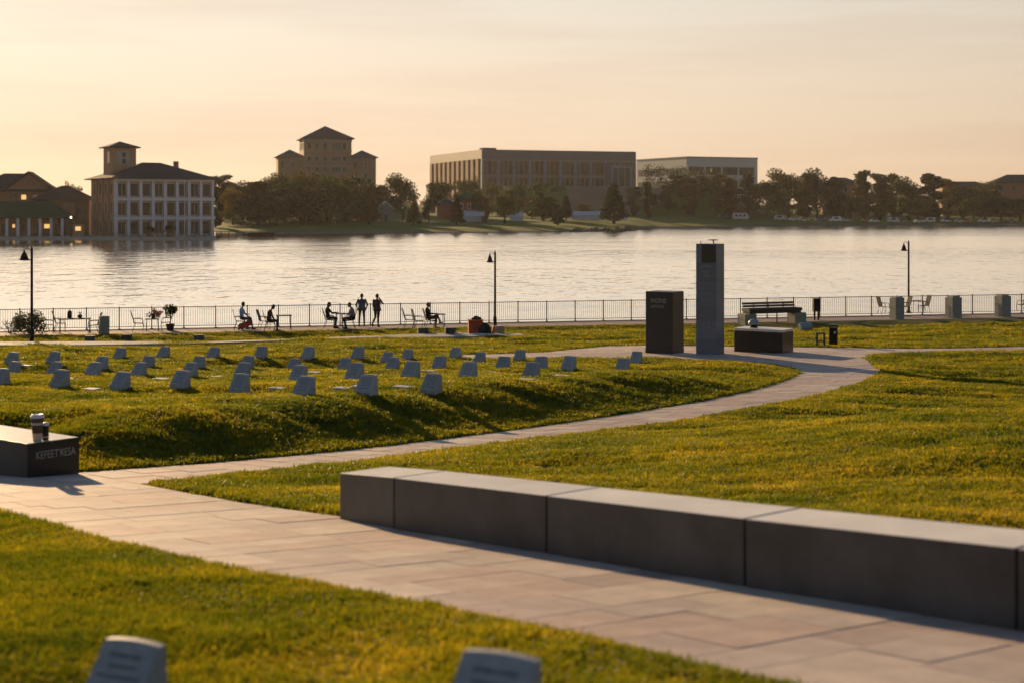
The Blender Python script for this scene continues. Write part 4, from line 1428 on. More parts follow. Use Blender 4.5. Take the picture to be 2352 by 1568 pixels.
# ------------------------------------------------------------------ concrete pedestals on the promenade
def pedestal(px, py, w, h, label, cap=None, rz=0.40):
    p = zhit(px, py, 0.02); s = p.y / F
    t = thing('concrete_pedestal', label, 'pedestal', p, rz, 'concrete pedestals along the promenade')
    W, H_ = w * s * 0.80, h * s
    G().bevbox(-W / 2, W / 2, -W / 2, W / 2, 0.0, H_, 0.02).build('shaft', ['concrete_green'], t)
    if cap:
        G().bbox(-W * 0.36, W * 0.36, -W * 0.36, W * 0.36, H_ + 0.0005, H_ + cap).build('cap_plate', ['concrete'], t)
    return t
pedestal(239, 769, 27, 43, 'concrete pedestal between the left patio table and the empty chair')
pedestal(2060, 733, 30, 49, 'concrete pedestal beside the rightmost lamp post', 0.06)
pedestal(2190, 730, 34, 47, 'concrete pedestal second from the right edge of the promenade', 0.10)
pedestal(2303, 727, 33, 47, 'concrete pedestal closest to the right edge of the promenade', 0.10)

# timber bench on two concrete piers
pl = lhit(1716, 746); pr = lhit(1830, 741)
mid = (pl + pr) / 2; s = mid.y / F
t = thing('pier_bench', 'long dark timber bench slab resting on two square concrete piers', 'bench', (mid.x, mid.y, mid.z), math.atan2(pr.y - pl.y, pr.x - pl.x))
L = (pr - pl).length
for sx, hh in ((-1, 27 * s), (1, 27 * s)):
    G().bevbox(sx * L / 2 - 15 * s, sx * L / 2 + 15 * s, -0.42, 0.42, -0.1, hh * 0.9, 0.02).build('pier', ['concrete_green'], t)
for j in range(4):
    y0 = -0.40 + j * 0.205
    G().bbox(-L / 2 - 4 * s, L / 2 + 4 * s, y0, y0 + 0.19, 29 * s, 36 * s).build('plank', ['wood_dark'], t)
G().bbox(-L / 2 - 2 * s, L / 2 + 2 * s, -0.36, 0.38, 24.5 * s, 28.9 * s).build('under_frame', ['metal_dark'], t)
for j in range(2):
    G().box((0, 0.34 + 0.08 * j, (40 + 6 * j) * s), (L + 6 * s, 0.035, 5 * s), 0, 0, Matrix.Rotation(R(-14), 3, 'X')).build('back_slat', ['wood_dark'], t)
for x in (-L * 0.3, 0, L * 0.3):
    G().bbox(x - 0.03, x + 0.03, 0.36, 0.40, 29 * s, 46 * s).build('back_bracket', ['metal_dark'], t)
G().tube([(0.3, 0, -0.05), (0.3, 0, 25 * s)], 0.035, 8).build('centre_leg', ['metal_dark'], t)

# dark box on two legs by the railing
p = zhit(1875, 735, 0.02); s = p.y / F
t = thing('post_cabinet', 'dark upright cabinet on two legs by the lake railing', 'cabinet', p, 0.1)
G().bevbox(-8.5 * s, 8.5 * s, -0.16, 0.16, 19 * s, 47 * s, 0.02).build('cabinet_body', ['metal_black'], t)
G().bbox(-9.2 * s, 9.2 * s, -0.18, 0.18, 47.1 * s, 49.5 * s).build('cap', ['metal_dark'], t)
for x in (-4.5, 4.5):
    G().bbox((x - 2) * s, (x + 2) * s, -0.05, 0.05, 0, 19.2 * s).build('leg', ['metal_black'], t)

# ------------------------------------------------------------------ patio chairs and tables
def make_chair(label, loc, rz, group='patio chairs on the promenade'):
    """faces +x; sling seat and back in a bent tube frame"""
    t = thing('patio_chair', label, 'chair', loc, rz, group)
    w = 0.25
    g = G().box((0.02, 0, 0.43), (0.46, 2 * w - 0.05, 0.022), 0, 0, Matrix.Rotation(R(4), 3, 'Y'))
    g.build('seat', ['mesh_black'], t)
    bm_ = Matrix.Rotation(R(-17), 3, 'Y')
    g = G().box((-0.29, 0, 0.735), (0.022, 2 * w - 0.05, 0.60), 0, 0, bm_)
    bk = g.build('backrest', ['mesh_black'], t)
    for s in (-1, 1):
        G().tube([(-0.20, s * w, 0.43), (-0.38, s * w, 1.04)], 0.014, 6).build('back_post', ['metal_black'], t)
        G().tube([(0.22, s * w, 0.44), (0.26, s * w, 0.25), (0.20, s * w, 0.0)], 0.014, 6).build('leg', ['metal_black'], t)
        G().tube([(-0.16, s * w, 0.43), (-0.22, s * w, 0.22), (-0.30, s * w, 0.0)], 0.014, 6).build('leg', ['metal_black'], t)
        G().tube([(-0.26, s * w, 0.66), (0.05, s * w, 0.67), (0.20, s * w, 0.64), (0.23, s * w, 0.44)], 0.016, 6).build('armrest', ['metal_black'], t)
    G().tube([(-0.38, -w, 1.04), (-0.39, 0, 1.06), (-0.38, w, 1.04)], 0.014, 6).build('top_bar', ['metal_black'], t)
    return t
def make_table(label, loc, rz, L=1.1, W=0.75, H_=0.73):
    t = thing('patio_table', label, 'table', loc, rz, 'patio tables on the promenade')
    G().bevbox(-L / 2, L / 2, -W / 2, W / 2, H_ - 0.035, H_, 0.008).build('table_top', ['mesh_black'], t)
    for sx in (-1, 1):
        for sy in (-1, 1):
            G().tube([(sx * (L / 2 - 0.08), sy * (W / 2 - 0.07), H_ - 0.036), (sx * (L / 2 - 0.05), sy * (W / 2 - 0.05), 0.0)], 0.02, 6).build('leg', ['metal_black'], t)
    for sx in (-1, 1):
        G().tube([(sx * (L / 2 - 0.07), -W / 2 + 0.07, 0.3), (sx * (L / 2 - 0.07), W / 2 - 0.07, 0.3)], 0.012, 6).build('stretcher', ['metal_black'], t)
    return t
def prom(px, py):
    return zhit(px, py, 0.02)
FA = fang
chair0 = make_chair('empty black patio chair next to the round shrub', prom(112, 766), FA + 0.1)
def chair(px, py, rz, label):
    return copy_tree(chair0, prom(px, py), FA + rz, label, 'patio chairs on the promenade')
chair(138, 762, 0.2, 'empty black patio chair at the left end of the long table')
chair(215, 767, math.pi - 0.1, 'empty black patio chair left of the tall concrete pedestal')
make_table('long black patio table with small dark things on it', prom(172, 765), FA, 1.55, 0.8)
p = prom(163, 764)
t = thing('table_lantern', 'small black lantern standing on the long patio table', 'lantern', p + Vector((-0.1, 0.1, 0.73)))
G().bevbox(-0.09, 0.09, -0.09, 0.09, 0, 0.30, 0.01).build('body', ['metal_black'], t)
G().lathe([(0.12, 0.302), (0.03, 0.40)], 8).build('roof', ['metal_dark'], t)
G().tube([(-0.03, 0, 0.40), (-0.05, 0, 0.45), (0, 0, 0.48), (0.05, 0, 0.45), (0.03, 0, 0.40)], 0.008, 6).build('handle', ['metal_black'], t)
t = thing('table_pot', 'small round dark pot beside the lantern on the table', 'pot', p + Vector((0.42, 0.1, 0.73)))
G().lathe([(0.08, 0), (0.12, 0.06), (0.11, 0.14), (0.07, 0.17)], 12).build('pot_body', ['metal_dark'], t, True)
for k in range(5):
    a = k * 1.26
    G().tube([(0, 0, 0.17), (0.09 * math.cos(a), 0.09 * math.sin(a), 0.30)], 0.01, 4).build('twig', ['bark'], t)
chair(318, 762, 0.0, 'empty black patio chair leaning left of the pink flowers')
chair(382, 760, math.pi, 'empty black patio chair in front of the tall potted plant')
make_table('small black patio table holding a bunch of pink flowers', prom(350, 760), FA, 0.7, 0.6, 0.62)

# foliage makers ------------------------------------------------------
def leaf_cloud(pts, size, seed, flat=0.0):
    """many leaf-sized quads at the given points"""
    r = np.random.default_rng(seed)
    n = len(pts)
    nrm = r.normal(size=(n, 3)); nrm[:, 2] += flat; nrm /= np.linalg.norm(nrm, axis=1)[:, None]
    t = np.cross(nrm, r.normal(size=(n, 3))); t /= np.linalg.norm(t, axis=1)[:, None]
    b_ = np.cross(nrm, t)
    s = size * r.uniform(0.55, 1.25, n)[:, None]
    v = np.stack([pts - t * s * 0.5, pts + b_ * s * 0.34, pts + t * s * 0.5, pts - b_ * s * 0.34], 1).reshape(-1, 3)
    return v
def leaf_mesh(name, pts, size, seed, m):
    v = leaf_cloud(np.asarray(pts), size, seed)
    n = len(pts)
    me = bpy.data.meshes.new(name)
    me.vertices.add(len(v)); me.vertices.foreach_set('co', v.ravel())
    me.loops.add(4 * n); me.loops.foreach_set('vertex_index', np.arange(4 * n, dtype=np.int32))
    me.polygons.add(n); me.polygons.foreach_set('loop_start', np.arange(0, 4 * n, 4, dtype=np.int32))
    me.update(calc_edges=True)
    me.materials.append(MATS[m])
    return me
def blob_pts(r, c, rad, n, shell=0.55):
    d = r.normal(size=(n, 3)); d /= np.linalg.norm(d, axis=1)[:, None]
    q = r.random(n) ** shell
    return np.array(c) + d * q[:, None] * np.array(rad)

r_ = np.random.default_rng(11)
p = prom(66, 766)
sh = thing('round_shrub', 'dense round dark green shrub behind the left lamp post', 'shrub', p)
pts = np.concatenate([blob_pts(r_, (r_.uniform(-0.75, 0.75), r_.uniform(-0.5, 0.5), r_.uniform(0.2, 0.75)), (0.45, 0.45, 0.5), 240) for _ in range(9)])
pts = pts[pts[:, 2] > 0.02]
obj('crown', leaf_mesh('crown', pts, 0.11, 1, 'leaf_shrub'), sh)
g = G()
for k in range(6):
    a = k * 1.05
    g.tube([(0, 0, -0.05), (0.2 * math.cos(a), 0.2 * math.sin(a), 0.4), (0.5 * math.cos(a), 0.4 * math.sin(a), 0.9)], [0.03, 0.02, 0.008], 5)
g.build('stems', ['bark'], sh)['kind'] = 'stuff'
p = prom(22, 765)
sh = thing('sprawling_shrub', 'thin twiggy plant sprawling left of the round shrub', 'shrub', p)
g = G(); pts = []
for k in range(14):
    a = random.uniform(0, 6.28); l = random.uniform(0.5, 1.0)
    e_ = Vector((l * math.cos(a), 0.5 * l * math.sin(a), random.uniform(0.25, 0.65)))
    g.tube([(0, 0, -0.03), e_ * 0.6 + Vector((0, 0, 0.1)), e_], [0.015, 0.010, 0.005], 4)
    pts += [e_ * random.uniform(0.5, 1.05) + Vector((random.gauss(0, 0.05), random.gauss(0, 0.05), random.gauss(0.05, 0.05))) for _ in range(18)]
g.build('stems', ['bark'], sh)['kind'] = 'stuff'
obj('crown', leaf_mesh('crown', np.array([tuple(q) for q in pts]), 0.08, 2, 'leaf_shrub'), sh)
p = prom(391, 759)
sh = thing('potted_plant', 'tall leafy potted plant behind the empty chair', 'plant', p)
G().lathe([(0.17, 0), (0.22, 0.32), (0.24, 0.34)], 14).build('pot', ['metal_dark'], sh, True)
G().tube([(0, 0, 0.3), (0.03, 0, 0.7), (0, 0, 1.0)], [0.03, 0.025, 0.015], 6).build('stem', ['bark'], sh)
pts = np.concatenate([blob_pts(r_, (r_.uniform(-0.2, 0.2), r_.uniform(-0.2, 0.2), r_.uniform(0.75, 1.15)), (0.26, 0.26, 0.22), 150) for _ in range(5)])
obj('crown', leaf_mesh('crown', pts, 0.11, 3, 'leaf_shrub'), sh)
p = prom(350, 760) + Vector((0.05, -0.02, 0.62))
fl = thing('flower_bunch', 'bunch of pink flowers standing on the small patio table', 'flowers', p)
G().lathe([(0.08, 0), (0.11, 0.12), (0.08, 0.24), (0.10, 0.26)], 12).build('vase', ['metal_dark'], fl, True)
pts = np.concatenate([blob_pts(r_, (r_.uniform(-0.35, 0.45), r_.uniform(-0.2, 0.2), r_.uniform(0.15, 0.42)), (0.14, 0.14, 0.12), 60) for _ in range(7)])
obj('blossom', leaf_mesh('blossom', pts, 0.085, 4, 'flower'), fl)
pts = np.concatenate([blob_pts(r_, (r_.uniform(-0.3, 0.3), r_.uniform(-0.2, 0.2), r_.uniform(0.05, 0.25)), (0.2, 0.2, 0.1), 40) for _ in range(4)])
obj('foliage', leaf_mesh('foliage', pts, 0.08, 5, 'leaf_shrub'), fl)

# chairs and tables around the people
chair(551, 757, 0.0, 'black patio chair under the person in the blue-grey shirt')
chair(607, 757, 0.2, 'empty patio chair between the first two seated people')
chair(620, 760, 0.0, 'black patio chair under the person in black bent over a table')
make_table('narrow patio table in front of the person in black', prom(652, 757), FA, 0.8, 0.6, 0.74)
chair(757, 754, 0.0, 'black patio chair under the long-haired person')
chair(803, 755, math.pi, 'black patio chair under the person in the slate jacket')
make_table('small patio table between the two facing people', prom(779, 752), FA, 0.45, 0.55, 0.74)
chair(940, 754, 0.0, 'empty patio chair nearest the railing left of the lone sitter')
chair(962, 756, 0.05, 'empty black patio chair just behind the lone sitter')
chair(988, 755, 0.0, 'black patio chair under the lone sitter')
make_table('small patio table in front of the lone sitter', prom(1010, 752), FA, 0.55, 0.55, 0.70)
chair(2030, 722, 0.0, 'empty black patio chair left of the pedestal by the right lamp post')
chair(2078, 721, math.pi, 'empty black patio chair right behind the right lamp post')
chair(2122, 719, math.pi, 'empty black patio chair farthest right beside the patio table')
make_table('black patio table right of the rightmost lamp post', prom(2104, 719), FA, 0.8, 0.7)
chair(2349, 716, math.pi, 'black patio chair cut by the right edge of the frame')

# red wheeled bag
p = prom(566, 757)
t = thing('red_bag', 'red duffel bag lying on the ground under the person in blue-grey', 'bag', p, FA)
g = G().tube([(-0.42, -0.15, 0.14), (-0.36, -0.15, 0.17), (0.18, -0.10, 0.34), (0.24, -0.10, 0.36)], [0.10, 0.15, 0.14, 0.10], 14)
g.build('bag_body', ['plastic_red'], t, True)
G().tube([(-0.25, -0.16, 0.33), (-0.1, -0.16, 0.45), (0.08, -0.14, 0.47), (0.15, -0.12, 0.44)], 0.014, 6).build('handle', ['cloth_black'], t)
for x in (-0.40, -0.22):
    G().tube([(x, -0.27, 0.05), (x, -0.05, 0.05)], 0.05, 12).build('wheel', ['tyre'], t)

# ------------------------------------------------------------------ people
def sphere_pts(g, c, r, n=10):
    pr = []
    for i in range(n + 1):
        a = -math.pi / 2 + math.pi * i / n
        pr.append((max(1e-4, r * math.cos(a)), r * math.sin(a)))
    g.lathe(pr, n + 2, c)
def limb(g, a, b_, ra, rb):
    a = Vector(a); b_ = Vector(b_)
    n = max(2, int((b_ - a).length / (0.45 * min(ra, rb))) + 1)
    n = min(n, 14)
    g.tube([a + (b_ - a) * (i / n) for i in range(n + 1)], [ra + (rb - ra) * (i / n) for i in range(n + 1)], 10)
    sphere_pts(g, a, ra, 7); sphere_pts(g, b_, rb, 7)
def loft(g, rings, n=16):
    """elliptic torso: (centre, half depth, half width, forward tilt axis)"""
    vs = []
    for c, rx, ry, fw in rings:
        for k in range(n):
            a = 2 * math.pi * k / n
            vs.append(Vector(c) + fw * (rx * math.cos(a)) + Vector((0, 1, 0)) * (ry * math.sin(a)))
    fs = []
    for i in range(len(rings) - 1):
        for k in range(n):
            k2 = (k + 1) % n
            fs.append((i * n + k, i * n + k2, (i + 1) * n + k2, (i + 1) * n + k))
    fs.append(tuple(reversed(range(n)))); fs.append(tuple(range((len(rings) - 1) * n, len(rings) * n)))
    g.add(vs, fs)
def person(label, loc, rz, J, top, legs, skin, hair, long_hair=False, jacket=False, build=1.0, sleeves=True):
    """J: joints in local space, the figure faces +x; left side is +y"""
    g = G(); segs = []       # (a, b, zone)
    V_ = lambda k: Vector(J[k])
    pel, che, nek, hed = V_('pelvis'), V_('chest'), V_('neck'), V_('head')
    up = (che - pel).normalized(); fw = up.cross(Vector((0, 1, 0))).normalized() * -1
    if fw.x < 0:
        fw = -fw
    mid = pel.lerp(che, 0.45)
    B_ = build
    loft(g, [(pel - up * 0.09, 0.07, 0.10, fw), (pel - up * 0.03, 0.115 * B_, 0.165 * B_, fw), (pel + up * 0.07, 0.115 * B_, 0.165 * B_, fw), (mid, 0.105 * B_, 0.145 * B_, fw), (che, 0.125 * B_, 0.175 * B_, fw),
             (che + up * 0.11, 0.115 * B_, 0.185 * B_, fw), (che + up * 0.18, 0.08, 0.13, fw), (che + up * 0.215, 0.055, 0.06, fw)])
    segs += [(pel, mid, 'top'), (mid, che + up * 0.17, 'top')]
    limb(g, che + up * 0.15, nek.lerp(hed, 0.35), 0.056, 0.050)
    segs.append((che + up * 0.235, hed, 'skin'))
    # head: skull, jaw, nose, ears
    hd = V_('look').normalized() if 'look' in J else Vector((1, 0, 0))
    hu = Vector((0, 0, 1)); hu = (hu - hd * hu.dot(hd)).normalized(); hs = hu.cross(hd)
    def ell(c, rx, ry, rz_, n=14):
        vs = []; fs = []
        m_ = 10
        for i in range(m_ + 1):
            a = -math.pi / 2 + math.pi * i / m_
            for k in range(n):
                b2 = 2 * math.pi * k / n
                vs.append(c + hd * (rx * math.cos(a) * math.cos(b2) + (1e-5 if i in (0, m_) else 0)) + hs * (ry * math.cos(a) * math.sin(b2)) + hu * (rz_ * math.sin(a)))
        for i in range(m_):
            for k in range(n):
                k2 = (k + 1) % n
                fs.append((i * n + k, i * n + k2, (i + 1) * n + k2, (i + 1) * n + k))
        g.add(vs, fs)
    ell(hed + hu * 0.02, 0.098, 0.078, 0.105)
    ell(hed + hd * 0.025 - hu * 0.055, 0.068, 0.060, 0.068)
    limb(g, hed + hd * 0.088 + hu * 0.012, hed + hd * 0.112 - hu * 0.022, 0.011, 0.015)
    limb(g, hed + hd * 0.085 - hu * 0.058 - hs * 0.02, hed + hd * 0.085 - hu * 0.058 + hs * 0.02, 0.011, 0.011)
    for s in (-1, 1):
        limb(g, hed + hs * 0.077 * s + hu * 0.02, hed + hs * 0.079 * s - hu * 0.02, 0.017, 0.013)
    for S in ('L', 'R'):
        sh_, el, wr = V_('shoulder' + S), V_('elbow' + S), V_('wrist' + S)
        limb(g, sh_, el, 0.058 * B_, 0.044); limb(g, el, wr, 0.044, 0.031)
        segs += [(sh_, el, 'top'), (el, wr.lerp(el, 0.12), 'top' if sleeves else 'skin')]
        hdv = (V_('hand' + S) - wr).normalized()
        side = hdv.cross(V_('palm' + S) if 'palm' + S in J else Vector((0, 0, 1)))
        side = side.normalized() if side.length > 0.1 else Vector((0, 1, 0))
        nr = side.cross(hdv).normalized()
        pc = wr + hdv * 0.055
        limb(g, wr, pc, 0.028, 0.032); limb(g, pc - side * 0.018, pc + side * 0.018 + hdv * 0.02, 0.024, 0.022)
        for fi, (o_, ln) in enumerate(((-0.030, 0.062), (-0.010, 0.074), (0.010, 0.070), (0.030, 0.055))):
            b0 = pc + hdv * 0.03 + side * o_
            b1 = b0 + hdv * ln * 0.55 - nr * 0.006
            limb(g, b0, b1, 0.0105, 0.010); limb(g, b1, b1 + hdv * ln * 0.35 - nr * 0.028, 0.010, 0.009)
        th0 = wr + hdv * 0.03 + side * 0.026 * (1 if S == 'R' else -1)
        th1 = th0 + hdv * 0.03 + side * 0.03 * (1 if S == 'R' else -1)
        limb(g, th0, th1, 0.014, 0.012); limb(g, th1, th1 + hdv * 0.03 - nr * 0.01, 0.012, 0.010)
        segs.append((wr, pc + hdv * 0.09, 'skin'))
        hp, kn, ak, to = V_('hip' + S), V_('knee' + S), V_('ankle' + S), V_('toe' + S)
        limb(g, hp, kn, 0.088 * B_, 0.060 * B_); limb(g, kn, kn.lerp(ak, 0.35), 0.058, 0.060); limb(g, kn.lerp(ak, 0.35), ak, 0.060, 0.042)
        hl = ak - (to - ak).normalized() * 0.05
        hl.z = min(hl.z, to.z + 0.02); 
        limb(g, ak, hl - Vector((0, 0, 0.02)), 0.042, 0.036); limb(g, hl - Vector((0, 0, 0.02)), to, 0.038, 0.032)
        segs += [(hp, kn, 'legs'), (kn, ak, 'legs'), (hl - Vector((0, 0, 0.03)), to, 'shoe')]
    segs.append((V_('hipL'), V_('hipR'), 'legs'))
    if jacket:
        sk = Vector(J['pelvis']) - up * 0.10
        loft(g, [(mid, 0.135, 0.185, fw), (pel, 0.15, 0.215, fw), (sk, 0.16, 0.225, fw), (sk - up * 0.01, 0.12, 0.17, fw)])
        loft(g, [(mid, 0.135, 0.18, fw), (che, 0.145, 0.20, fw), (che + up * 0.13, 0.12, 0.185, fw)])
        segs.append((pel - up * 0.12, mid, 'top'))
    me = g.mesh('body', ['skin_a'])
    tmp = bpy.data.objects.new('body', me); COL.objects.link(tmp)
    rm = tmp.modifiers.new('remesh', 'REMESH'); rm.mode = 'VOXEL'; rm.voxel_size = 0.0115
    sm = tmp.modifiers.new('smooth', 'SMOOTH'); sm.factor = 0.5; sm.iterations = 2
    dg = bpy.context.evaluated_depsgraph_get()
    bme = bpy.data.meshes.new_from_object(tmp.evaluated_get(dg))
    COL.objects.unlink(tmp); bpy.data.objects.remove(tmp)
    bme.name = 'body'
    bme.materials.clear()
    zones = ['skin', 'top', 'legs', 'shoe']
    for m_ in (skin, top, legs, 'shoe'):
        bme.materials.append(MATS[m_])
    n = len(bme.polygons)
    c = np.zeros(n * 3); bme.polygons.foreach_get('center', c); c = c.reshape(-1, 3)
    best = np.full(n, 1e9); mi = np.zeros(n, np.int32)
    for a, b_, z in segs:
        a = np.array(a); d = np.array(b_) - a; L2 = d.dot(d) + 1e-9
        t_ = np.clip(((c - a) @ d) / L2, 0, 1)
        ds = np.linalg.norm(c - a - t_[:, None] * d, axis=1)
        if z == 'top':
            ds = ds * 0.72
        k = ds < best
        best[k] = ds[k]; mi[k] = zones.index(z)
    bme.polygons.foreach_set('material_index', mi)
    bme.polygons.foreach_set('use_smooth', np.ones(n, bool))
    t = thing('person', label, 'person', loc, rz, 'people on the promenade')
    obj('body', bme, t)
    # hair cap
    hg = G()
    g = hg
    def cap(c, rx, ry, rz_, lo):
        n_ = 18; m_ = 10; vs = []; fs = []
        for i in range(m_ + 1):
            a = lo + (math.pi / 2 - lo) * i / m_
            for k in range(n_):
                b2 = 2 * math.pi * k / n_
                fr = 1.0 if math.cos(b2) < 0.45 else 0.0
                aa = a if fr else max(a, 0.45)
                vs.append(c + hd * (rx * math.cos(aa) * math.cos(b2)) + hs * (ry * math.cos(aa) * math.sin(b2)) + hu * (rz_ * math.sin(aa)))
        for i in range(m_):
            for k in range(n_):
                k2 = (k + 1) % n_
                fs.append((i * n_ + k, i * n_ + k2, (i + 1) * n_ + k2, (i + 1) * n_ + k))
        hg.add(vs, fs)
    cap(hed + hu * 0.025 - hd * 0.006, 0.106, 0.088, 0.116, -0.75)
    if long_hair:
        limb(hg, hed - hd * 0.05 - hu * 0.02, hed - hd * 0.075 - hu * 0.26, 0.075, 0.06)
    hg.build('hair', [hair], t, True)
    return t
def stand(turnhands=True):
    return dict(pelvis=(0, 0, 0.95), chest=(0.0, 0, 1.24), neck=(0.0, 0, 1.47), head=(0.02, 0, 1.60),
                shoulderL=(0, 0.185, 1.40), shoulderR=(0, -0.185, 1.40), elbowL=(-0.03, 0.25, 1.13), elbowR=(-0.03, -0.25, 1.13), wristL=(0.04, 0.25, 0.90), wristR=(0.04, -0.25, 0.90),
                handL=(0.06, 0.25, 0.8), handR=(0.06, -0.25, 0.8), palmL=(0, 1, 0), palmR=(0, 1, 0),
                hipL=(0, 0.095, 0.90), hipR=(0, -0.095, 0.90), kneeL=(0.02, 0.11, 0.49), kneeR=(0.02, -0.11, 0.49), ankleL=(-0.02, 0.115, 0.09), ankleR=(-0.02, -0.115, 0.09),
                toeL=(0.14, 0.13, 0.035), toeR=(0.14, -0.13, 0.035))
def sit(hz=0.50, lean=0.0, knee=0.46, foot=0.46):
    d = stand()
    d.update(pelvis=(-0.02, 0, hz + 0.08), chest=(-0.06 + lean * 0.55, 0, hz + 0.38), neck=(-0.05 + lean * 0.95, 0, hz + 0.60), head=(0.0 + lean * 1.25, 0, hz + 0.725),
             shoulderL=(-0.05 + lean * 0.85, 0.185, hz + 0.53), shoulderR=(-0.05 + lean * 0.85, -0.185, hz + 0.53),
             elbowL=(0.06 + lean * 0.6, 0.23, hz + 0.28), elbowR=(0.06 + lean * 0.6, -0.23, hz + 0.28), wristL=(0.30 + lean * 0.4, 0.16, hz + 0.24), wristR=(0.30 + lean * 0.4, -0.16, hz + 0.24),
             handL=(0.42 + lean * 0.4, 0.13, hz + 0.24), handR=(0.42 + lean * 0.4, -0.13, hz + 0.24), palmL=(0, 0, 1), palmR=(0, 0, 1),
             hipL=(0.0, 0.10, hz + 0.04), hipR=(0.0, -0.10, hz + 0.04), kneeL=(0.42, 0.13, knee + 0.06), kneeR=(0.42, -0.13, knee + 0.06),
             ankleL=(foot - 0.04, 0.13, 0.09), ankleR=(foot - 0.04, -0.13, 0.09), toeL=(foot + 0.13, 0.14, 0.035), toeR=(foot + 0.13, -0.14, 0.035))
    return d
# 1 blue-grey shirt, perched sideways on a chair, looking towards the lake
J = sit(0.53, 0.0, 0.50, 0.30)
J.update(chest=(-0.02, 0, 0.93), neck=(0.03, 0, 1.16), head=(0.06, 0, 1.29), shoulderL=(0.0, 0.18, 1.08), shoulderR=(0.0, -0.18, 1.08), look=(0.75, 0.6, -0.08),
         ankleR=(0.52, -0.13, 0.09), toeR=(0.68, -0.13, 0.035), kneeR=(0.43, -0.12, 0.56), wristR=(0.33, -0.14, 0.66), handR=(0.43, -0.13, 0.63), elbowR=(0.12, -0.25, 0.82))
person('person in a blue-grey shirt and dark trousers perched above the red bag', prom(556, 757), FA + 0.1, J, 'cl_bluegrey', 'cl_charcoal', 'skin_b', 'hair_dark')
# 2 all in black, bent forward with bowed head
J = sit(0.50, 0.16, 0.47, 0.44); J['look'] = (0.8, -0.1, -0.6)
J.update(wristL=(0.26, 0.12, 0.60), wristR=(0.26, -0.12, 0.60), handL=(0.36, 0.08, 0.57), handR=(0.36, -0.08, 0.57))
person('person in black seated with bowed head facing right', prom(618, 761), FA, J, 'cl_black', 'cl_black', 'skin_b', 'hair_brown')
# 3 long dark hair, leaning to the table, faces right
J = sit(0.50, 0.04, 0.46, 0.38); J.update(wristL=(0.42, 0.1, 0.80), wristR=(0.42, -0.1, 0.80), handL=(0.53, 0.07, 0.80), handR=(0.53, -0.07, 0.80), elbowL=(0.2, 0.2, 0.78), elbowR=(0.2, -0.2, 0.78))
person('person with long dark hair in black seated facing right', prom(754, 754), FA, J, 'cl_black', 'cl_navy', 'skin_a', 'hair_brown', True)
# 4 slate jacket, faces left
J = sit(0.50, 0.10, 0.47, 0.34); J.update(wristL=(0.40, 0.1, 0.80), handL=(0.51, 0.06, 0.80), elbowL=(0.2, 0.22, 0.75))
person('person in a slate grey jacket seated facing left', prom(808, 755), FA + math.pi, J, 'cl_slate', 'cl_black', 'skin_a', 'hair_dark', False, True)
# 5 standing, seen from behind, grey jacket
J = stand(); J.update(elbowL=(0.05, 0.30, 1.15), elbowR=(0.05, -0.30, 1.15), wristL=(0.10, 0.24, 0.93), wristR=(0.10, -0.24, 0.93), handL=(0.13, 0.2, 0.85), handR=(0.13, -0.2, 0.85),
                      kneeL=(0.03, 0.12, 0.49), kneeR=(0.0, -0.12, 0.49), ankleL=(-0.02, 0.14, 0.09), ankleR=(0.02, -0.13, 0.09))
person('standing person in a long grey jacket seen from behind', prom(831, 750), FA + math.pi / 2 - 0.1, J, 'cl_charcoal', 'cl_black', 'skin_b', 'hair_dark', False, True)
# 6 standing, dark clothes, one hand raised, one leg bent
J = stand(); J.update(elbowR=(0.20, -0.27, 1.20), wristR=(0.20, -0.12, 1.42), handR=(0.17, -0.06, 1.52), palmR=(1, 0, 0), elbowL=(0.02, 0.23, 1.13), wristL=(0.10, 0.2, 0.92), handL=(0.13, 0.18, 0.82),
                      kneeL=(0.06, 0.12, 0.50), ankleL=(-0.22, 0.16, 0.20), toeL=(-0.14, 0.17, 0.06), kneeR=(0.0, -0.07, 0.49), ankleR=(0.0, -0.06, 0.09), toeR=(0.15, -0.07, 0.035), look=(0.85, -0.3, -0.1))
person('standing person in dark clothes with a raised hand and one bent leg', prom(866, 751), FA + math.pi / 2 - 0.5, J, 'cl_brown', 'cl_black', 'skin_a', 'hair_dark', False, True, 1.03)
# 7 lone sitter, crossed leg, faces right
J = sit(0.50, -0.02, 0.48, 0.42); J.update(kneeR=(0.44, -0.02, 0.68), ankleR=(0.60, 0.02, 0.36), toeR=(0.74, 0.02, 0.29), wristL=(0.34, 0.12, 0.76), wristR=(0.36, -0.12, 0.78), handL=(0.46, 0.1, 0.77), handR=(0.48, -0.1, 0.79))
person('lone person in dark clothes seated with crossed legs facing right', prom(985, 755), FA, J, 'cl_black', 'cl_brown', 'skin_a', 'hair_brown')

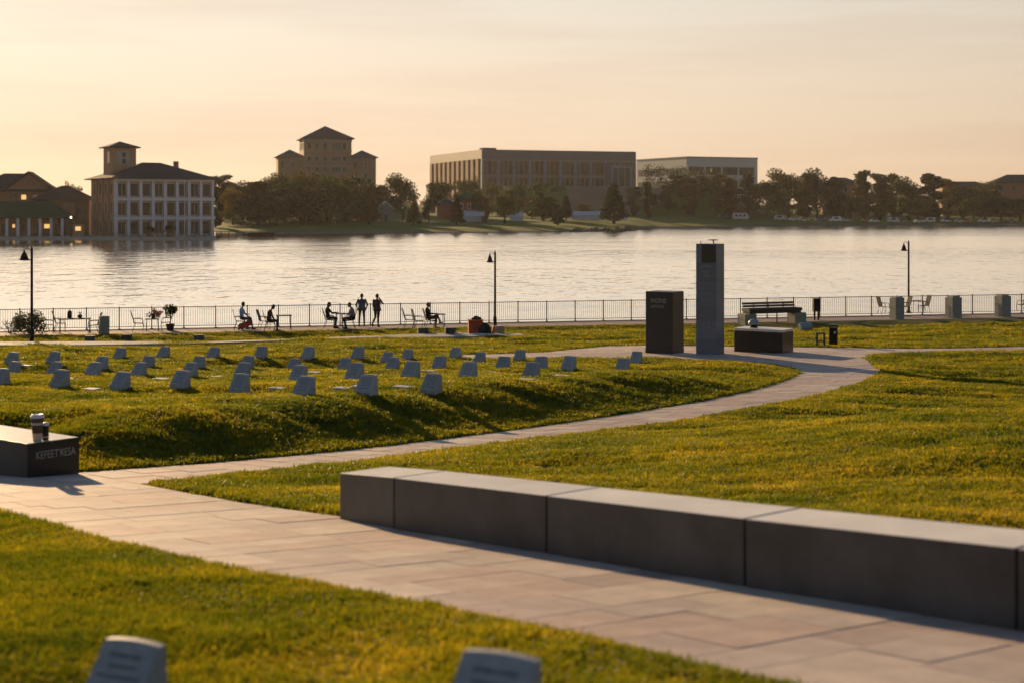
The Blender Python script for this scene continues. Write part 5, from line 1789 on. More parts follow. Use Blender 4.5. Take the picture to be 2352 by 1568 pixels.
# ------------------------------------------------------------------ far buildings
def far_thing(name, label, px, d, psi, z=None, cat='building', group=None):
    """origin at the near corner; local +x along the front, local +y into the building"""
    x = (px - CX) / F * d
    zz = float(far_z(px, d)) if z is None else z
    return thing(name, label, cat, (x, d, zz), psi, group)
def window(parent, x0, x1, z0, z1, face='front', off=0.0, frame='paint_white', glass='glass_dark', fw=0.09, sill=False, mull=0):
    """a window on the front (y = off) or left side (x = off, running along y)"""
    def bx(a0, a1, d0, d1, c0, c1, g):
        if face == 'front':
            g.bbox(a0, a1, off + d0, off + d1, c0, c1)
        else:
            g.bbox(off + d0, off + d1, a0, a1, c0, c1)
    g = G()
    bx(x0, x1, -0.04, 0.05, z0, z1, g)
    w = g.build('window', [glass], parent)
    if fw:
        f = G()
        bx(x0, x1, -0.10, -0.041, z1 - fw, z1, f); bx(x0, x1, -0.10, -0.041, z0, z0 + fw, f)
        bx(x0, x0 + fw, -0.10, -0.041, z0 + fw, z1 - fw, f); bx(x1 - fw, x1, -0.10, -0.041, z0 + fw, z1 - fw, f)
        for k in range(mull):
            xm = x0 + (x1 - x0) * (k + 1) / (mull + 1)
            bx(xm - fw * 0.35, xm + fw * 0.35, -0.095, -0.041, z0 + fw, z1 - fw, f)
        f.build('frame', [frame], w)
    return w
def hip_roof(parent, x0, x1, y0, y1, z, h, m, over=0.8, ridge=0.4, name='roof'):
    a, b_, c, d = x0 - over, x1 + over, y0 - over, y1 + over
    lx, ly = b_ - a, d - c
    if lx >= ly:
        r0 = (a + ly / 2 * (1 if ridge else 1), (c + d) / 2); r1 = (b_ - ly / 2, (c + d) / 2)
    else:
        r0 = ((a + b_) / 2, c + lx / 2); r1 = ((a + b_) / 2, d - lx / 2)
    e = 0.22
    g = G()
    vs = [(a, c, z), (b_, c, z), (b_, d, z), (a, d, z), (a, c, z + e), (b_, c, z + e), (b_, d, z + e), (a, d, z + e), (r0[0], r0[1], z + h), (r1[0], r1[1], z + h)]
    if lx >= ly:
        fs = [(3, 2, 1, 0), (0, 1, 5, 4), (1, 2, 6, 5), (2, 3, 7, 6), (3, 0, 4, 7), (4, 5, 9, 8), (5, 6, 9), (6, 7, 8, 9), (7, 4, 8)]
    else:
        fs = [(3, 2, 1, 0), (0, 1, 5, 4), (1, 2, 6, 5), (2, 3, 7, 6), (3, 0, 4, 7), (4, 5, 8), (5, 6, 9, 8), (6, 7, 9), (7, 4, 8, 9)]
    g.add(vs, fs)
    return g.build(name, [m], parent)
def walls(parent, x0, x1, y0, y1, z0, z1, m, name='wall'):
    return G().bbox(x0, x1, y0, y1, z0, z1).build(name, [m], parent)

# A: lakeside building with tower ------------------------------------
dA = 330.0; sA = dA / F
psi = R(33)
bA = far_thing('lakeside_building', 'three-storey lakeside building with white framed facade, hipped roof and square tower', 265, dA, psi, -0.02)
wA = 222 * sA / math.cos(R(33) - R(15.6)); dpA = 19.0
zE = topz(411, dA) - -0.02
walls(bA, 0, wA, 0, dpA, -0.5, zE, 'brick_tan')
st_h = zE / 3.0
ncol = 8
cwid = wA / ncol
for r_i in range(3):
    z0 = r_i * st_h
    for c_i in range(ncol):
        window(bA, c_i * cwid + 0.45, (c_i + 1) * cwid - 0.45, z0 + 0.35, z0 + st_h - 0.95, 'front', 0.0, 'paint_cream', 'glass_dark', 0.12, mull=1 if c_i % 3 == 0 else 0)
for c_i in range(ncol + 1):
    G().bbox(c_i * cwid - 0.32, c_i * cwid + 0.32, -0.55, -0.101, -0.4, zE - 0.35).build('white_column', ['paint_white'], bA)
for r_i in range(1, 3):
    G().bbox(-0.5, wA + 0.6, -0.62, -0.102, r_i * st_h - 0.62, r_i * st_h + 0.12).build('white_band', ['paint_white'], bA)
G().bbox(-0.4, wA + 0.4, -0.60, -0.103, zE - 0.6, zE - 0.003).build('eaves_band', ['paint_cream'], bA)
for r_i in range(3):
    for k, y0 in enumerate((2.4, 6.4, 11.0, 15.2)):
        window(bA, y0, y0 + 1.1, r_i * st_h + 0.8, r_i * st_h + st_h - 1.0, 'side', 0.0, 'stone_pale', 'glass_dark', 0.12)
for y0 in (4.3, 9.0, 13.3):
    G().bbox(-0.35, -0.02, y0, y0 + 1.0, -0.4, zE - 0.1).build('pilaster', ['brick_tan'], bA)
hip_roof(bA, 0, wA, 0, dpA, zE, 4.2, 'roof_slate', 1.3)
# tower rises through the left half of the roof
tw = 6.0
tx0, ty0 = 1.2, 7.0
tz0, tz1 = zE + 0.6, topz(340, dA + 8)
tower = G().bbox(tx0, tx0 + tw, ty0, ty0 + tw, tz0, tz1).build('tower', ['brick_tan'], bA)
hip_roof(tower, tx0, tx0 + tw, ty0, ty0 + tw, tz1, topz(324, dA + 8) - tz1, 'roof_slate', 0.9, name='tower_roof')
G().bbox(tx0 + 1.3, tx0 + tw - 1.6, ty0 - 0.08, ty0 - 0.01, tz1 - 4.0, tz1 - 0.8).build('tower_panel', ['stone_pale'], tower)
for zz in (tz1 - 2.2, tz1 - 3.7):
    G().bbox(tx0 + 2.6, tx0 + 3.4, ty0 - 0.14, ty0 - 0.081, zz, zz + 1.1).build('tower_window', ['glass_dark'], tower)
G().bbox(tx0 - 0.1, tx0 - 0.01, ty0 + 1.0, ty0 + 2.6, tz1 - 3.6, tz1 - 0.9).build('tower_window', ['glass_dark'], tower)
G().bbox(wA - 6.2, wA - 5.2, 8.6, 9.6, zE + 2.5, zE + 4.6).build('chimney', ['brick_brown'], bA)
fpole = thing('flagpole', 'tall pale mast in front of the white framed facade', 'mast', pxd(424, 322, -0.02))
G().lathe([(0.16, 0), (0.12, 4), (0.07, topz(414, 322) - 0.1), (0.02, topz(414, 322))], 10).build('mast_body', ['paint_white'], fpole, True)
G().lathe([(0.12, topz(414, 322)), (0.15, topz(414, 322) + 0.12), (0.05, topz(414, 322) + 0.25)], 10).build('ball', ['chrome'], fpole, True)
# terrace furniture: a low white balustrade piece by piece is too small; planters and tables stand apart
PX_T = [300, 322, 338, 362, 381, 402, 446, 470]
for i, px in enumerate(PX_T):
    o = pxd(px, 321.5, -0.02)
    t = thing('terrace_table', 'small pale terrace table before the white facade, %s from the left' % ORD[i], 'table', o, 0, 'terrace tables by the lake')
    G().lathe([(0.6, 0.72), (0.62, 0.76)], 12).build('table_top', ['paint_white'], t)
    G().lathe([(0.3, 0), (0.05, 0.06), (0.05, 0.72)], 8).build('stem', ['metal_dark'], t)
for i, px in enumerate((345, 390)):
    o = pxd(px, 323.0, -0.02)
    t = thing('terrace_planter', 'bushy planter on the lakeside terrace, %s of the pair' % ('left' if i == 0 else 'right'), 'planter', o, 0, 'planters on the lakeside terrace')
    G().lathe([(0.7, 0), (0.85, 0.8)], 10).build('pot', ['brick_brown'], t)
    rr_ = np.random.default_rng(90 + i)
    pts = np.concatenate([blob_pts(rr_, (rr_.uniform(-1, 1), rr_.uniform(-0.5, 0.5), rr_.uniform(1.2, 2.4)), (0.8, 0.7, 0.6), 60) for _ in range(6)])
    obj('crown', leaf_mesh('crown', pts, 0.4, 40 + i, 'leaf_conifer'), t)

# B: gabled house, low wing, green roofed pavilion -------------------
dB = 352.0
bB = far_thing('gabled_house', 'brown gabled house with small lit windows behind the green pavilion', -70, dB, R(10), -0.02)
wB = 182 * dB / F
zE2 = topz(440, dB)
walls(bB, 0, wB, 0, 14, -0.5, zE2, 'brick_brown')
zr = topz(397, dB)
gx0, gx1 = wB * 0.44, wB * 0.99
G().extr([(gx0 - 0.6, zE2), (gx1 + 0.6, zE2), ((gx0 + gx1) / 2, zr - 0.3)], -0.4, 6.9, 0).build('gable', ['brick_brown'], bB)
hip_roof(bB, 0, wB, 0, 14, zE2 + 0.02, zr - zE2, 'roof_slate', 1.0)
G().extr([(gx0 - 1.6, zE2 - 0.25), ((gx0 + gx1) / 2, zr + 0.0), (gx1 + 1.6, zE2 - 0.25), (gx1 + 1.6, zE2 + 0.15), ((gx0 + gx1) / 2, zr + 0.4), (gx0 - 1.6, zE2 + 0.15)], -1.0, 6.8, 0).build('gable_roof', ['roof_slate'], bB)
for i, (fx, lit) in enumerate(((0.50, 'glass_grey'), (0.62, 'lit_window'), (0.76, 'cup_paper'), (0.87, 'glass_dark'))):
    window(bB, wB * fx, wB * fx + 1.4, zE2 - 2.1, zE2 - 0.7, 'front', 0.0, 'brick_brown', lit, 0.12)
G().bbox(wB * 0.40, wB * 1.0, -1.6, -0.12, zE2 - 5.5, zE2 - 2.4).build('balcony_front', ['brick_brown'], bB)
dW = 345.0
bW = far_thing('low_wing', 'low brown wing with mono-pitch roof between gabled house and tower building', 108, dW, R(14), -0.02)
wW = 92 * dW / F
zW = topz(460, dW)
walls(bW, 0, wW, 0, 12, -0.5, zW, 'brick_brown')
hip_roof(bW, -3, wW + 1, 0, 12, zW + 0.01, topz(426, dW) - zW, 'roof_brown', 0.8)
for k in range(3):
    window(bW, 1.2 + k * 2.9, 2.2 + k * 2.9, zW - 3.4, zW - 1.6, 'front', 0.0, 'stone_pale', 'glass_dark', 0.1)
walls(bW, 3.6, 6.4, -0.9, -0.01, -0.5, zW - 0.6, 'brick_tan', 'projecting_bay')
dP = 329.0
bP = far_thing('green_pavilion', 'lakeside pavilion with broad green roof, white columns and a lit window', -90, dP, R(3), -0.02)
wP = 232 * dP / F
zP = topz(502, dP)
walls(bP, 1.0, wP - 1.6, 1.8, 8.0, -0.4, zP, 'brick_brown')
hip_roof(bP, 0, wP, 0, 9.5, zP, topz(463, dP + 4) - zP, 'roof_green', 0.7)
ncp = 9
for k in range(ncp + 1):
    x = 0.3 + (wP - 0.6) * k / ncp
    G().bbox(x - 0.30, x + 0.30, 0.0, 0.6, -0.02, zP - 0.003).build('column', ['paint_white'], bP)
for k in range(ncp):
    x = 0.3 + (wP - 0.6) * k / ncp
    lit = {5: 'glass_grey', 7: 'lit_window', 4: 'lit_window'}.get(k, 'glass_dark')
    if k == 4:
        window(bP, x + 0.7, x + 1.5, 1.9, 2.9, 'front', 1.8, 'brick_brown', lit, 0.1)
    elif k == 7:
        window(bP, x + 0.45, x + 2.1, 1.8, 2.9, 'front', 1.8, 'brick_brown', lit, 0.06)
    else:
        window(bP, x + 0.6, x + 1.9, 0.2, 3.0, 'front', 1.8, 'brick_brown', lit, 0.1)
lan = thing('corner_lantern', 'lit globe lantern at the right corner of the green pavilion', 'lantern', pxd(163, 326, -0.02))
zl = topz(500, 326)
G().lathe([(0.12, 0), (0.06, 0.3), (0.05, zl - 0.3)], 8).build('pole', ['metal_black'], lan)
G().lathe([(0.05, zl - 0.3), (0.22, zl - 0.1), (0.24, zl + 0.08), (0.12, zl + 0.28), (0.02, zl + 0.3)], 12).build('globe', ['lit_lamp'], lan, True)
brk = far_thing('terrace_kiosk', 'small tan kiosk at the right end of the green pavilion', 168, 327, R(8), -0.02, 'kiosk')
walls(brk, 0, 2.2, 0, 2.0, 0, 2.9, 'brick_tan'); G().bbox(-0.3, 2.5, -0.3, 2.3, 2.905, 3.1).build('roof', ['roof_slate'], brk)
window(brk, 0.4, 1.8, 1.3, 2.4, 'front', 0.0, 'stone_pale', 'lit_window', 0.08)

# pier ----------------------------------------------------------------
dJ = 333.0
pier = far_thing('wooden_pier', 'low wooden pier with railing right of the lakeside building', 489, dJ, R(2), WZ, 'pier')
Lp = 141 * dJ / F
for k in range(7):
    G().bbox(Lp * k / 7 + 0.01, Lp * (k + 1) / 7 - 0.01, 0, 3.0, 0.38, 0.55).build('deck_board', ['wood_dark'], pier)
for k in range(9):
    x = 0.15 + (Lp - 0.3) * k / 8
    G().tube([(x, 0.15, -1.2), (x, 0.15, 1.75)], 0.10, 6).build('pile', ['wood_dark'], pier)
    if k > 3:
        G().tube([(x, 2.85, -1.2), (x, 2.85, 1.75)], 0.10, 6).build('pile', ['wood_dark'], pier)
for z in (1.62, 1.1):
    G().bbox(0, Lp, 0.24, 0.34, z, z + 0.12).build('rail', ['wood_dark'], pier)
G().bbox(Lp * 0.55, Lp * 0.98, 1.0, 1.5, 0.551, 1.5).build('bench_back', ['wood_dark'], pier)

# D: hilltop hotel ----------------------------------------------------
dH = 600.0; sH = dH / F
zg = float(far_z(752, dH))
psiH = R(14)
hh = far_thing('hilltop_hotel', 'brown hilltop hotel with tall pyramid-roofed centre and two pyramid-roofed wings', 698, dH, psiH)
Wc = 108 * sH / math.cos(R(14 - 4)); zc = topz(319, dH) - zg
walls(hh, 0, Wc, 0, Wc, -1, zc, 'brick_tan')
hip_roof(hh, 0, Wc, 0, Wc, zc, topz(289, dH + 8) - zg - zc, 'roof_slate', 1.3)
Ww = 58 * sH; zw = topz(362, dH) - zg
for nm, x0 in (('left', -Ww - 0.02), ('right', Wc + 0.02)):
    wg = walls(hh, x0, x0 + Ww, 1.5, 1.5 + Ww, -1, zw, 'brick_tan', 'wing')
    hip_roof(wg, x0, x0 + Ww, 1.5, 1.5 + Ww, zw, topz(343, dH) - topz(362, dH), 'roof_blue', 1.0, name='wing_roof')
    for zz in (zw - 4.5, zw - 9.5):
        window(hh, x0 + Ww * 0.50, x0 + Ww * 0.66, zz, zz + 2.8, 'front', 1.5, 'stone_pale', 'glass_grey', 0.32)
        window(hh, x0 + Ww * 0.12, x0 + Ww * 0.22, zz, zz + 2.8, 'front', 1.5, 'brick_tan', 'glass_dark', 0.1)
for k, fx in enumerate((0.06, 0.22, 0.40, 0.58, 0.80)):
    for zz, hz in ((zc - 4.6, 3.2), (zc - 9.8, 2.6), (zc - 14.6, 3.0)):
        window(hh, Wc * fx, Wc * fx + Wc * (0.20 if k == 3 else 0.10), zz, zz + hz, 'front', 0.0, 'stone_pale', 'glass_grey' if k in (1, 3) else 'glass_dark', 0.34, mull=2 if k == 3 else 0)
G().bbox(Wc * 0.0, Wc * 1.0, -1.4, -0.13, zc - 12.0, zc - 11.2).build('balcony_slab', ['stone_pale'], hh)
for k in range(9):
    x = Wc * (0.03 + 0.94 * k / 8)
    G().bbox(x - 0.12, x + 0.12, -1.35, -1.1, zc - 11.19, zc - 9.6).build('balcony_post', ['stone_pale'], hh)
G().bbox(Wc * 0.0, Wc * 1.0, -1.4, -1.05, zc - 9.59, zc - 9.3).build('balcony_rail', ['stone_pale'], hh)
for zz in (zc - 5.6, zc - 1.0):
    G().bbox(-0.2, Wc + 0.2, -0.45, -0.13, zz, zz + 0.5).build('pale_band', ['stone_pale'], hh)
for fx in (0.36, 0.54):
    G().bbox(Wc * fx - 0.25, Wc * fx + 0.25, -0.3, -0.01, zc - 20, zc - 0.2).build('pilaster', ['stone_pale'], hh)
for k in range(4):
    window(hh, Wc * (0.1 + 0.22 * k), Wc * (0.19 + 0.22 * k), zc - 4.6, zc - 1.4, 'side', 0.0, 'stone_pale', 'glass_grey', 0.2)

# E: long flat-roofed building ---------------------------------------
dE = 690.0; sE = dE / F
psiE = R(20)
bE = far_thing('long_office', 'long flat-roofed brown office block with grey parapet on the hill', 1108, dE, psiE)
zgE = bE.location.z
WE = 347 * sE / math.cos(psiE) * 1.04; DE = 121 * sE / math.sin(psiE + R(1.2)) * 1.22
zt_ = topz(344, dE) - zgE; zpar = topz(365, dE) - zgE
walls(bE, 0, WE, 0, DE, -4, zpar, 'brick_brown')
G().bbox(-0.5, WE + 0.5, -0.5, DE + 0.5, zpar + 0.003, zt_).build('parapet', ['panel_grey'], bE)
G().bbox(0.5, 7.5, 1, 6, zt_ + 0.003, zt_ + 0.9).build('roof_plant', ['roof_slate'], bE)
nbay = 10
for k in range(nbay + 1):
    x = WE * k / nbay
    G().bbox(x - 0.55, x + 0.55, -0.7, -0.01, -3.5, zpar - 0.003).build('pier', ['steel_blue'], bE)
hz = zpar / 2
for k in range(nbay):
    bw = WE / nbay
    for z0 in (0.7, hz + 0.7):
        for f0, f1, gl in ((0.12, 0.26, 'glass_grey'), (0.36, 0.60, 'glass_dark'), (0.70, 0.88, 'glass_dark')):
            window(bE, bw * (k + f0), bw * (k + f1), z0, z0 + hz - 1.5, 'front', 0.0, 'brick_tan', gl, 0.2)
G().bbox(0, WE, -0.4, -0.11, hz - 0.45, hz + 0.35).build('storey_band', ['stone_pale'], bE)
G().bbox(0, WE, -0.45, -0.11, zpar - 1.0, zpar - 0.25).build('storey_band', ['stone_pale'], bE)
ns = 11
for k in range(ns):
    y0 = DE * k / ns + DE / ns * 0.15
    window(bE, y0, y0 + DE / ns * 0.42, 0.8, zpar - 0.8, 'side', 0.0, 'brick_tan', 'glass_dark', 0.0)
    G().bbox(-0.6, -0.01, y0 + DE / ns * 0.45, y0 + DE / ns * 0.92, -3, zpar - 0.1).build('fin', ['brick_tan'], bE)
G().bbox(WE * 0.80, WE * 0.99, -3.0, -0.72, -1, zpar - 2.0).build('entrance_frame', ['panel_grey'], bE)
window(bE, WE * 0.83, WE * 0.96, 0.5, zpar - 3.2, 'front', -3.0, 'panel_pale', 'glass_grey', 0.35, mull=2)

# F: pale flat-roofed building ---------------------------------------
dF = 760.0; sF = dF / F
psiF = R(25)
bF = far_thing('pale_office', 'pale flat-roofed office building with long window bands right of the brown block', 1577, dF, psiF)
zgF = bF.location.z
WF = 161 * sF / math.cos(psiF + R(7)) * 1.03; DF_ = 119 * sF / math.sin(psiF + R(7)) * 1.02
ztF = topz(362, dF) - zgF
walls(bF, 0, WF, 0, DF_, -6, ztF, 'panel_pale')
G().bbox(-0.25, WF + 0.25, -0.25, DF_ + 0.25, ztF + 0.003, ztF + 0.5).build('roof_edge', ['panel_grey'], bF)
for z0, h_ in ((ztF - 9.3, 4.4), (ztF - 16.0, 4.0)):
    nbF = 4
    for k in range(nbF):
        window(bF, WF * (0.03 + 0.235 * k), WF * (0.03 + 0.235 * k + 0.215), z0, z0 + h_, 'front', 0.0, 'panel_grey', 'glass_dark', 0.2, mull=2)
    for k in range(5):
        window(bF, DF_ * (0.04 + 0.19 * k), DF_ * (0.04 + 0.19 * k + 0.165), z0, z0 + h_ * 0.9, 'side', 0.0, 'panel_pale', 'glass_grey', 0.15)

# red house, shed, roofs on the right ---------------------------------
dR_ = 520.0; sR = dR_ / F
rh = far_thing('red_house', 'red house with pale green roof and white windows among the shore trees', 1048, dR_, R(8))
zgR = rh.location.z
WR = 62 * sR; ze = topz(461, dR_) - zgR
walls(rh, 0, WR, 0, 7, -1, ze, 'brick_red')
hip_roof(rh, 0, WR, 0, 7, ze, topz(443, dR_) - topz(461, dR_), 'roof_green', 0.6)
for k in range(3):
    window(rh, WR * (0.14 + 0.28 * k), WR * (0.26 + 0.28 * k), ze - 3.2, ze - 1.0, 'front', 0.0, 'paint_white', 'glass_grey', 0.2)
    window(rh, WR * (0.14 + 0.28 * k), WR * (0.26 + 0.28 * k), ze - 7.2, ze - 5.0, 'front', 0.0, 'paint_white', 'glass_grey', 0.2)
wgR = walls(rh, -6.5, -0.02, 1, 7, -1, ze - 1.5, 'brick_red', 'side_wing')
hip_roof(wgR, -6.5, -0.02, 1, 7, ze - 1.5, 2.2, 'roof_slate', 0.4, name='wing_roof')
G().bbox(WR * 0.05, WR * 0.9, -2.4, -0.12, -0.5, 3.0).build('white_porch', ['paint_white'], rh)
dS = 480.0; sS = dS / F
shd = far_thing('green_shed', 'small grey-green shed with white gable among the shore trees', 872, dS, R(12), None, 'shed')
WS = 30 * sS; ze = topz(480, dS) - shd.location.z; zr = topz(465, dS) - shd.location.z
G().extr([(0, -0.5), (WS, -0.5), (WS, ze), (WS / 2, zr), (0, ze)], 0, 6, 0).build('wall', ['concrete_green'], shd)
G().extr([(-0.4, ze - 0.2), (WS / 2, zr + 0.05), (WS + 0.4, ze - 0.2), (WS + 0.4, ze + 0.1), (WS / 2, zr + 0.4), (-0.4, ze + 0.1)], -0.4, 6.3, 0).build('roof', ['panel_pale'], shd)
G().bbox(WS * 0.35, WS * 0.62, -0.06, -0.01, 0, 2.2).build('door', ['box_green'], shd)
for nm, px0, px1, yt, ye, dd, lab in (('brick_house', 2285, 2400, 401, 420, 690.0, 'brick house with broad dark hipped roof at the right edge behind the trees'),
                                      ('slate_house', 1890, 1975, 408, 424, 735.0, 'dark roofed house half hidden behind the right-hand trees'),
                                      ('brown_house', 2165, 2275, 417, 430, 720.0, 'low house with flat dark roof between trees near the right edge')):
    hs_ = far_thing(nm, lab, px0, dd, R(-8))
    zg_ = hs_.location.z
    Wn = (px1 - px0) * dd / F; ze = topz(ye, dd) - zg_
    walls(hs_, 0, Wn, 0, 14, -2, ze, 'brick_brown')
    hip_roof(hs_, 0, Wn, 0, 14, ze, topz(yt, dd) - topz(ye, dd), 'roof_slate', 1.2)
    for k in range(4):
        window(hs_, Wn * (0.08 + 0.24 * k), Wn * (0.17 + 0.24 * k), ze - 4.0, ze - 1.6, 'front', 0.0, 'stone_pale', 'glass_dark', 0.2)

# ------------------------------------------------------------------ trees
def tree_meshes(kind, seed, leafm, n=6000):
    """12 m tall; returns trunk mesh and crown mesh"""
    r = np.random.default_rng(seed)
    g = G(); P = []
    if kind == 'round':
        lobes = [((0, 0, 7.6), (3.0, 3.0, 3.0))]
        for k in range(17):
            a = r.uniform(0, 6.28); q = r.uniform(1.2, 3.4)
            lobes.append(((q * math.cos(a), q * math.sin(a), r.uniform(2.6, 10.4)), (r.uniform(1.1, 2.1),) * 2 + (r.uniform(1.0, 1.7),)))
        tr_h = 7
    elif kind == 'tall':
        lobes = []
        for k in range(16):
            z = 1.5 + 10.2 * (k / 15)
            w = 1.9 * (1 - 0.45 * abs(z - 6) / 6)
            a = r.uniform(0, 6.28); q = r.uniform(0.2, w)
            lobes.append(((q * math.cos(a), q * math.sin(a), z), (r.uniform(0.8, 1.5),) * 2 + (r.uniform(0.7, 1.2),)))
        tr_h = 10
    elif kind == 'cone':
        lobes = []
        for k in range(26):
            z = 1.6 + 10.0 * (k / 25) ** 0.9
            w = 2.7 * (1 - (z - 1.5) / 10.8) ** 0.75
            a = k * 2.4 + r.uniform(-0.4, 0.4); q = w * 0.62
            lobes.append(((q * math.cos(a), q * math.sin(a), z), (max(0.45, w * 0.5),) * 2 + (0.95,)))
        tr_h = 10
    else:   # ragged: open crown on a visible stem
        lobes = []
        for k in range(11):
            a = r.uniform(0, 6.28); z = r.uniform(5.0, 11.6); q = r.uniform(0.3, 2.4) * (1.1 - abs(z - 8) / 8)
            lobes.append(((q * math.cos(a), q * math.sin(a), z), (r.uniform(0.7, 1.35),) * 2 + (r.uniform(0.6, 1.0),)))
        for k in range(14):
            a = r.uniform(0, 6.28); q = r.uniform(0.2, 1.9)
            lobes.append(((q * math.cos(a), q * math.sin(a), r.uniform(1.4, 6.5)), (1.35, 1.35, 1.1)))
        tr_h = 9.5
    vol = np.array([l[1][0] * l[1][1] * l[1][2] for l in lobes]) ** 0.75
    cnt = np.maximum(30, (n * vol / vol.sum())).astype(int)
    for (c, rad), m_ in zip(lobes, cnt):
        P.append(blob_pts(r, c, rad, m_, 0.45))
    # stray sprays that break the outline
    for (c, rad) in lobes:
        d = r.normal(size=3); d /= np.linalg.norm(d); d[2] = abs(d[2]) * 0.6
        P.append(blob_pts(r, np.array(c) + d * np.array(rad) * 1.05, (0.35, 0.35, 0.35), 12, 0.5))
    P = np.concatenate(P)
    pts = [(0, 0, -0.6)]
    for k in range(1, 6):
        pts.append((r.normal(0, 0.10) * k ** 0.5, r.normal(0, 0.10) * k ** 0.5, tr_h * k / 5))
    g.tube(pts, [0.30, 0.25, 0.21, 0.16, 0.11, 0.04], 7)
    for (c, rad) in lobes[:9]:
        zb = max(1.8, c[2] - 2.2)
        f = min(0.95, zb / tr_h)
        g.tube([(0, 0, zb * 0.9), (c[0] * 0.5, c[1] * 0.5, (zb + c[2]) / 2), c], [0.10, 0.07, 0.03], 5)
    return g.mesh('trunk', ['bark']), leaf_mesh('crown', P, 0.44, seed + 100, leafm)
PROTO = {}
for kind in ('round', 'tall', 'cone', 'ragged'):
    for lm in ('leaf_green', 'leaf_autumn', 'leaf_russet', 'leaf_conifer'):
        if (kind, lm) in (('cone', 'leaf_autumn'), ('ragged', 'leaf_conifer')):
            continue
        for v in range(2):
            PROTO[(kind, lm, v)] = tree_meshes(kind, hash((kind, lm, v)) % 1000 if False else (len(PROTO) * 7 + 3), lm)
WID = {'round': 8.6, 'tall': 5.0, 'cone': 5.4, 'ragged': 5.4}
def tree(px, d, ytop, wpx, kind, lm, label, group=None, name=None):
    r = random.Random(int(px * 13 + d))
    p = fpt(px, d)
    h = topz(ytop, d) - p.z
    t = thing(name or {'cone': 'conical_tree'}.get(kind, 'broadleaf_tree'), label, 'tree', p, r.uniform(0, 6.28), group)
    kx = wpx * d / F / WID[kind] * (1.25 if kind == 'round' and d > 615 else 1.0)
    t.scale = (kx, kx * r.uniform(0.9, 1.1), h / 12.2)
    tm, cm = PROTO[(kind, lm, r.randint(0, 1))]
    obj('trunk', tm, t); obj('crown', cm, t)
    return t
# trees standing alone on the shore lawn
SOLO = [(1048, 452, 447, 42, 'cone', 'leaf_russet', 'conical russet tree alone on the shore lawn before the red house'),
        (1160, 470, 432, 72, 'round', 'leaf_green', 'round dark green tree on the shore lawn right of the red house'),
        (1247, 505, 415, 84, 'ragged', 'leaf_green', 'big ragged tree below the long brown office block'),
        (1281, 462, 470, 34, 'cone', 'leaf_conifer', 'small dense dark conifer at the foot of the big ragged tree'),
        (1300, 520, 450, 34, 'cone', 'leaf_conifer', 'small pointed conifer in front of the bare earth bank'),
        (1409, 490, 420, 72, 'cone', 'leaf_green', 'large conical tree with golden left edge in front of the earth bank'),
        (1117, 465, 455, 26, 'tall', 'leaf_russet', 'slim russet tree between the red house and the round tree'),
        (951, 445, 452, 38, 'cone', 'leaf_green', 'dark conical tree on the shore lawn right of the shed'),
        (848, 448, 428, 50, 'tall', 'leaf_russet', 'tall dark russet tree left of the grey-green shed'),
        (926, 500, 394, 94, 'round', 'leaf_green', 'large round tree standing right of the hilltop hotel'),
        (1010, 535, 402, 78, 'round', 'leaf_green', 'big leafy tree hiding the left corner of the red house'),
        (1075, 585, 398, 64, 'round', 'leaf_autumn', 'autumn tree below the left corner of the long brown block'),
        (1130, 600, 412, 56, 'round', 'leaf_autumn', 'yellowing tree under the long brown block, left of the ragged tree'),
        (1190, 585, 412, 60, 'round', 'leaf_autumn', 'golden tree right behind the round dark green tree'),
        (1340, 560, 462, 40, 'round', 'leaf_autumn', 'low autumn tree in front of the earth bank left of the conical tree'),
        (1100, 500, 430, 50, 'round', 'leaf_green', 'green tree right behind the red house gable'),
        (1222, 520, 440, 46, 'round', 'leaf_russet', 'russet bush-like tree left of the big ragged tree'),
        (1455, 600, 430, 40, 'tall', 'leaf_autumn', 'slim autumn tree on the earth bank right of the conical tree'),
        (985, 470, 448, 40, 'round', 'leaf_russet', 'low russet tree right of the dark conical tree'),
        (1488, 560, 420, 40, 'tall', 'leaf_green', 'slim dark tree below the pale office, left end of the right wood')]
for px, d, yt, w, kind, lm, lab in SOLO:
    tree(px, d, yt, w, kind, lm, lab, 'trees on the far shore')
WOOD = [(508, 470, 414, 62, 'tall', 'leaf_autumn'), (536, 440, 432, 60, 'round', 'leaf_autumn'), (560, 465, 410, 62, 'round', 'leaf_green'), (592, 440, 430, 64, 'tall', 'leaf_russet'),
        (618, 480, 402, 78, 'round', 'leaf_green'), (652, 452, 410, 70, 'round', 'leaf_autumn'), (690, 500, 396, 84, 'round', 'leaf_autumn'), (716, 455, 425, 78, 'round', 'leaf_russet'),
        (748, 495, 396, 78, 'round', 'leaf_autumn'), (776, 460, 412, 72, 'round', 'leaf_green'), (806, 505, 398, 72, 'round', 'leaf_green'), (828, 475, 415, 60, 'round', 'leaf_russet'), (868, 500, 422, 60, 'round', 'leaf_russet'),
        (576, 432, 455, 56, 'round', 'leaf_conifer'), (636, 436, 448, 60, 'round', 'leaf_conifer'), (700, 438, 450, 64, 'round', 'leaf_conifer')]
for i, (px, d, yt, w, kind, lm) in enumerate(sorted(WOOD)):
    tree(px, d, yt - 11, w * 1.4, kind, lm, 'tree in the dense wood below the hilltop hotel, %s from the left' % ORD[i], 'trees in the wood below the hotel')
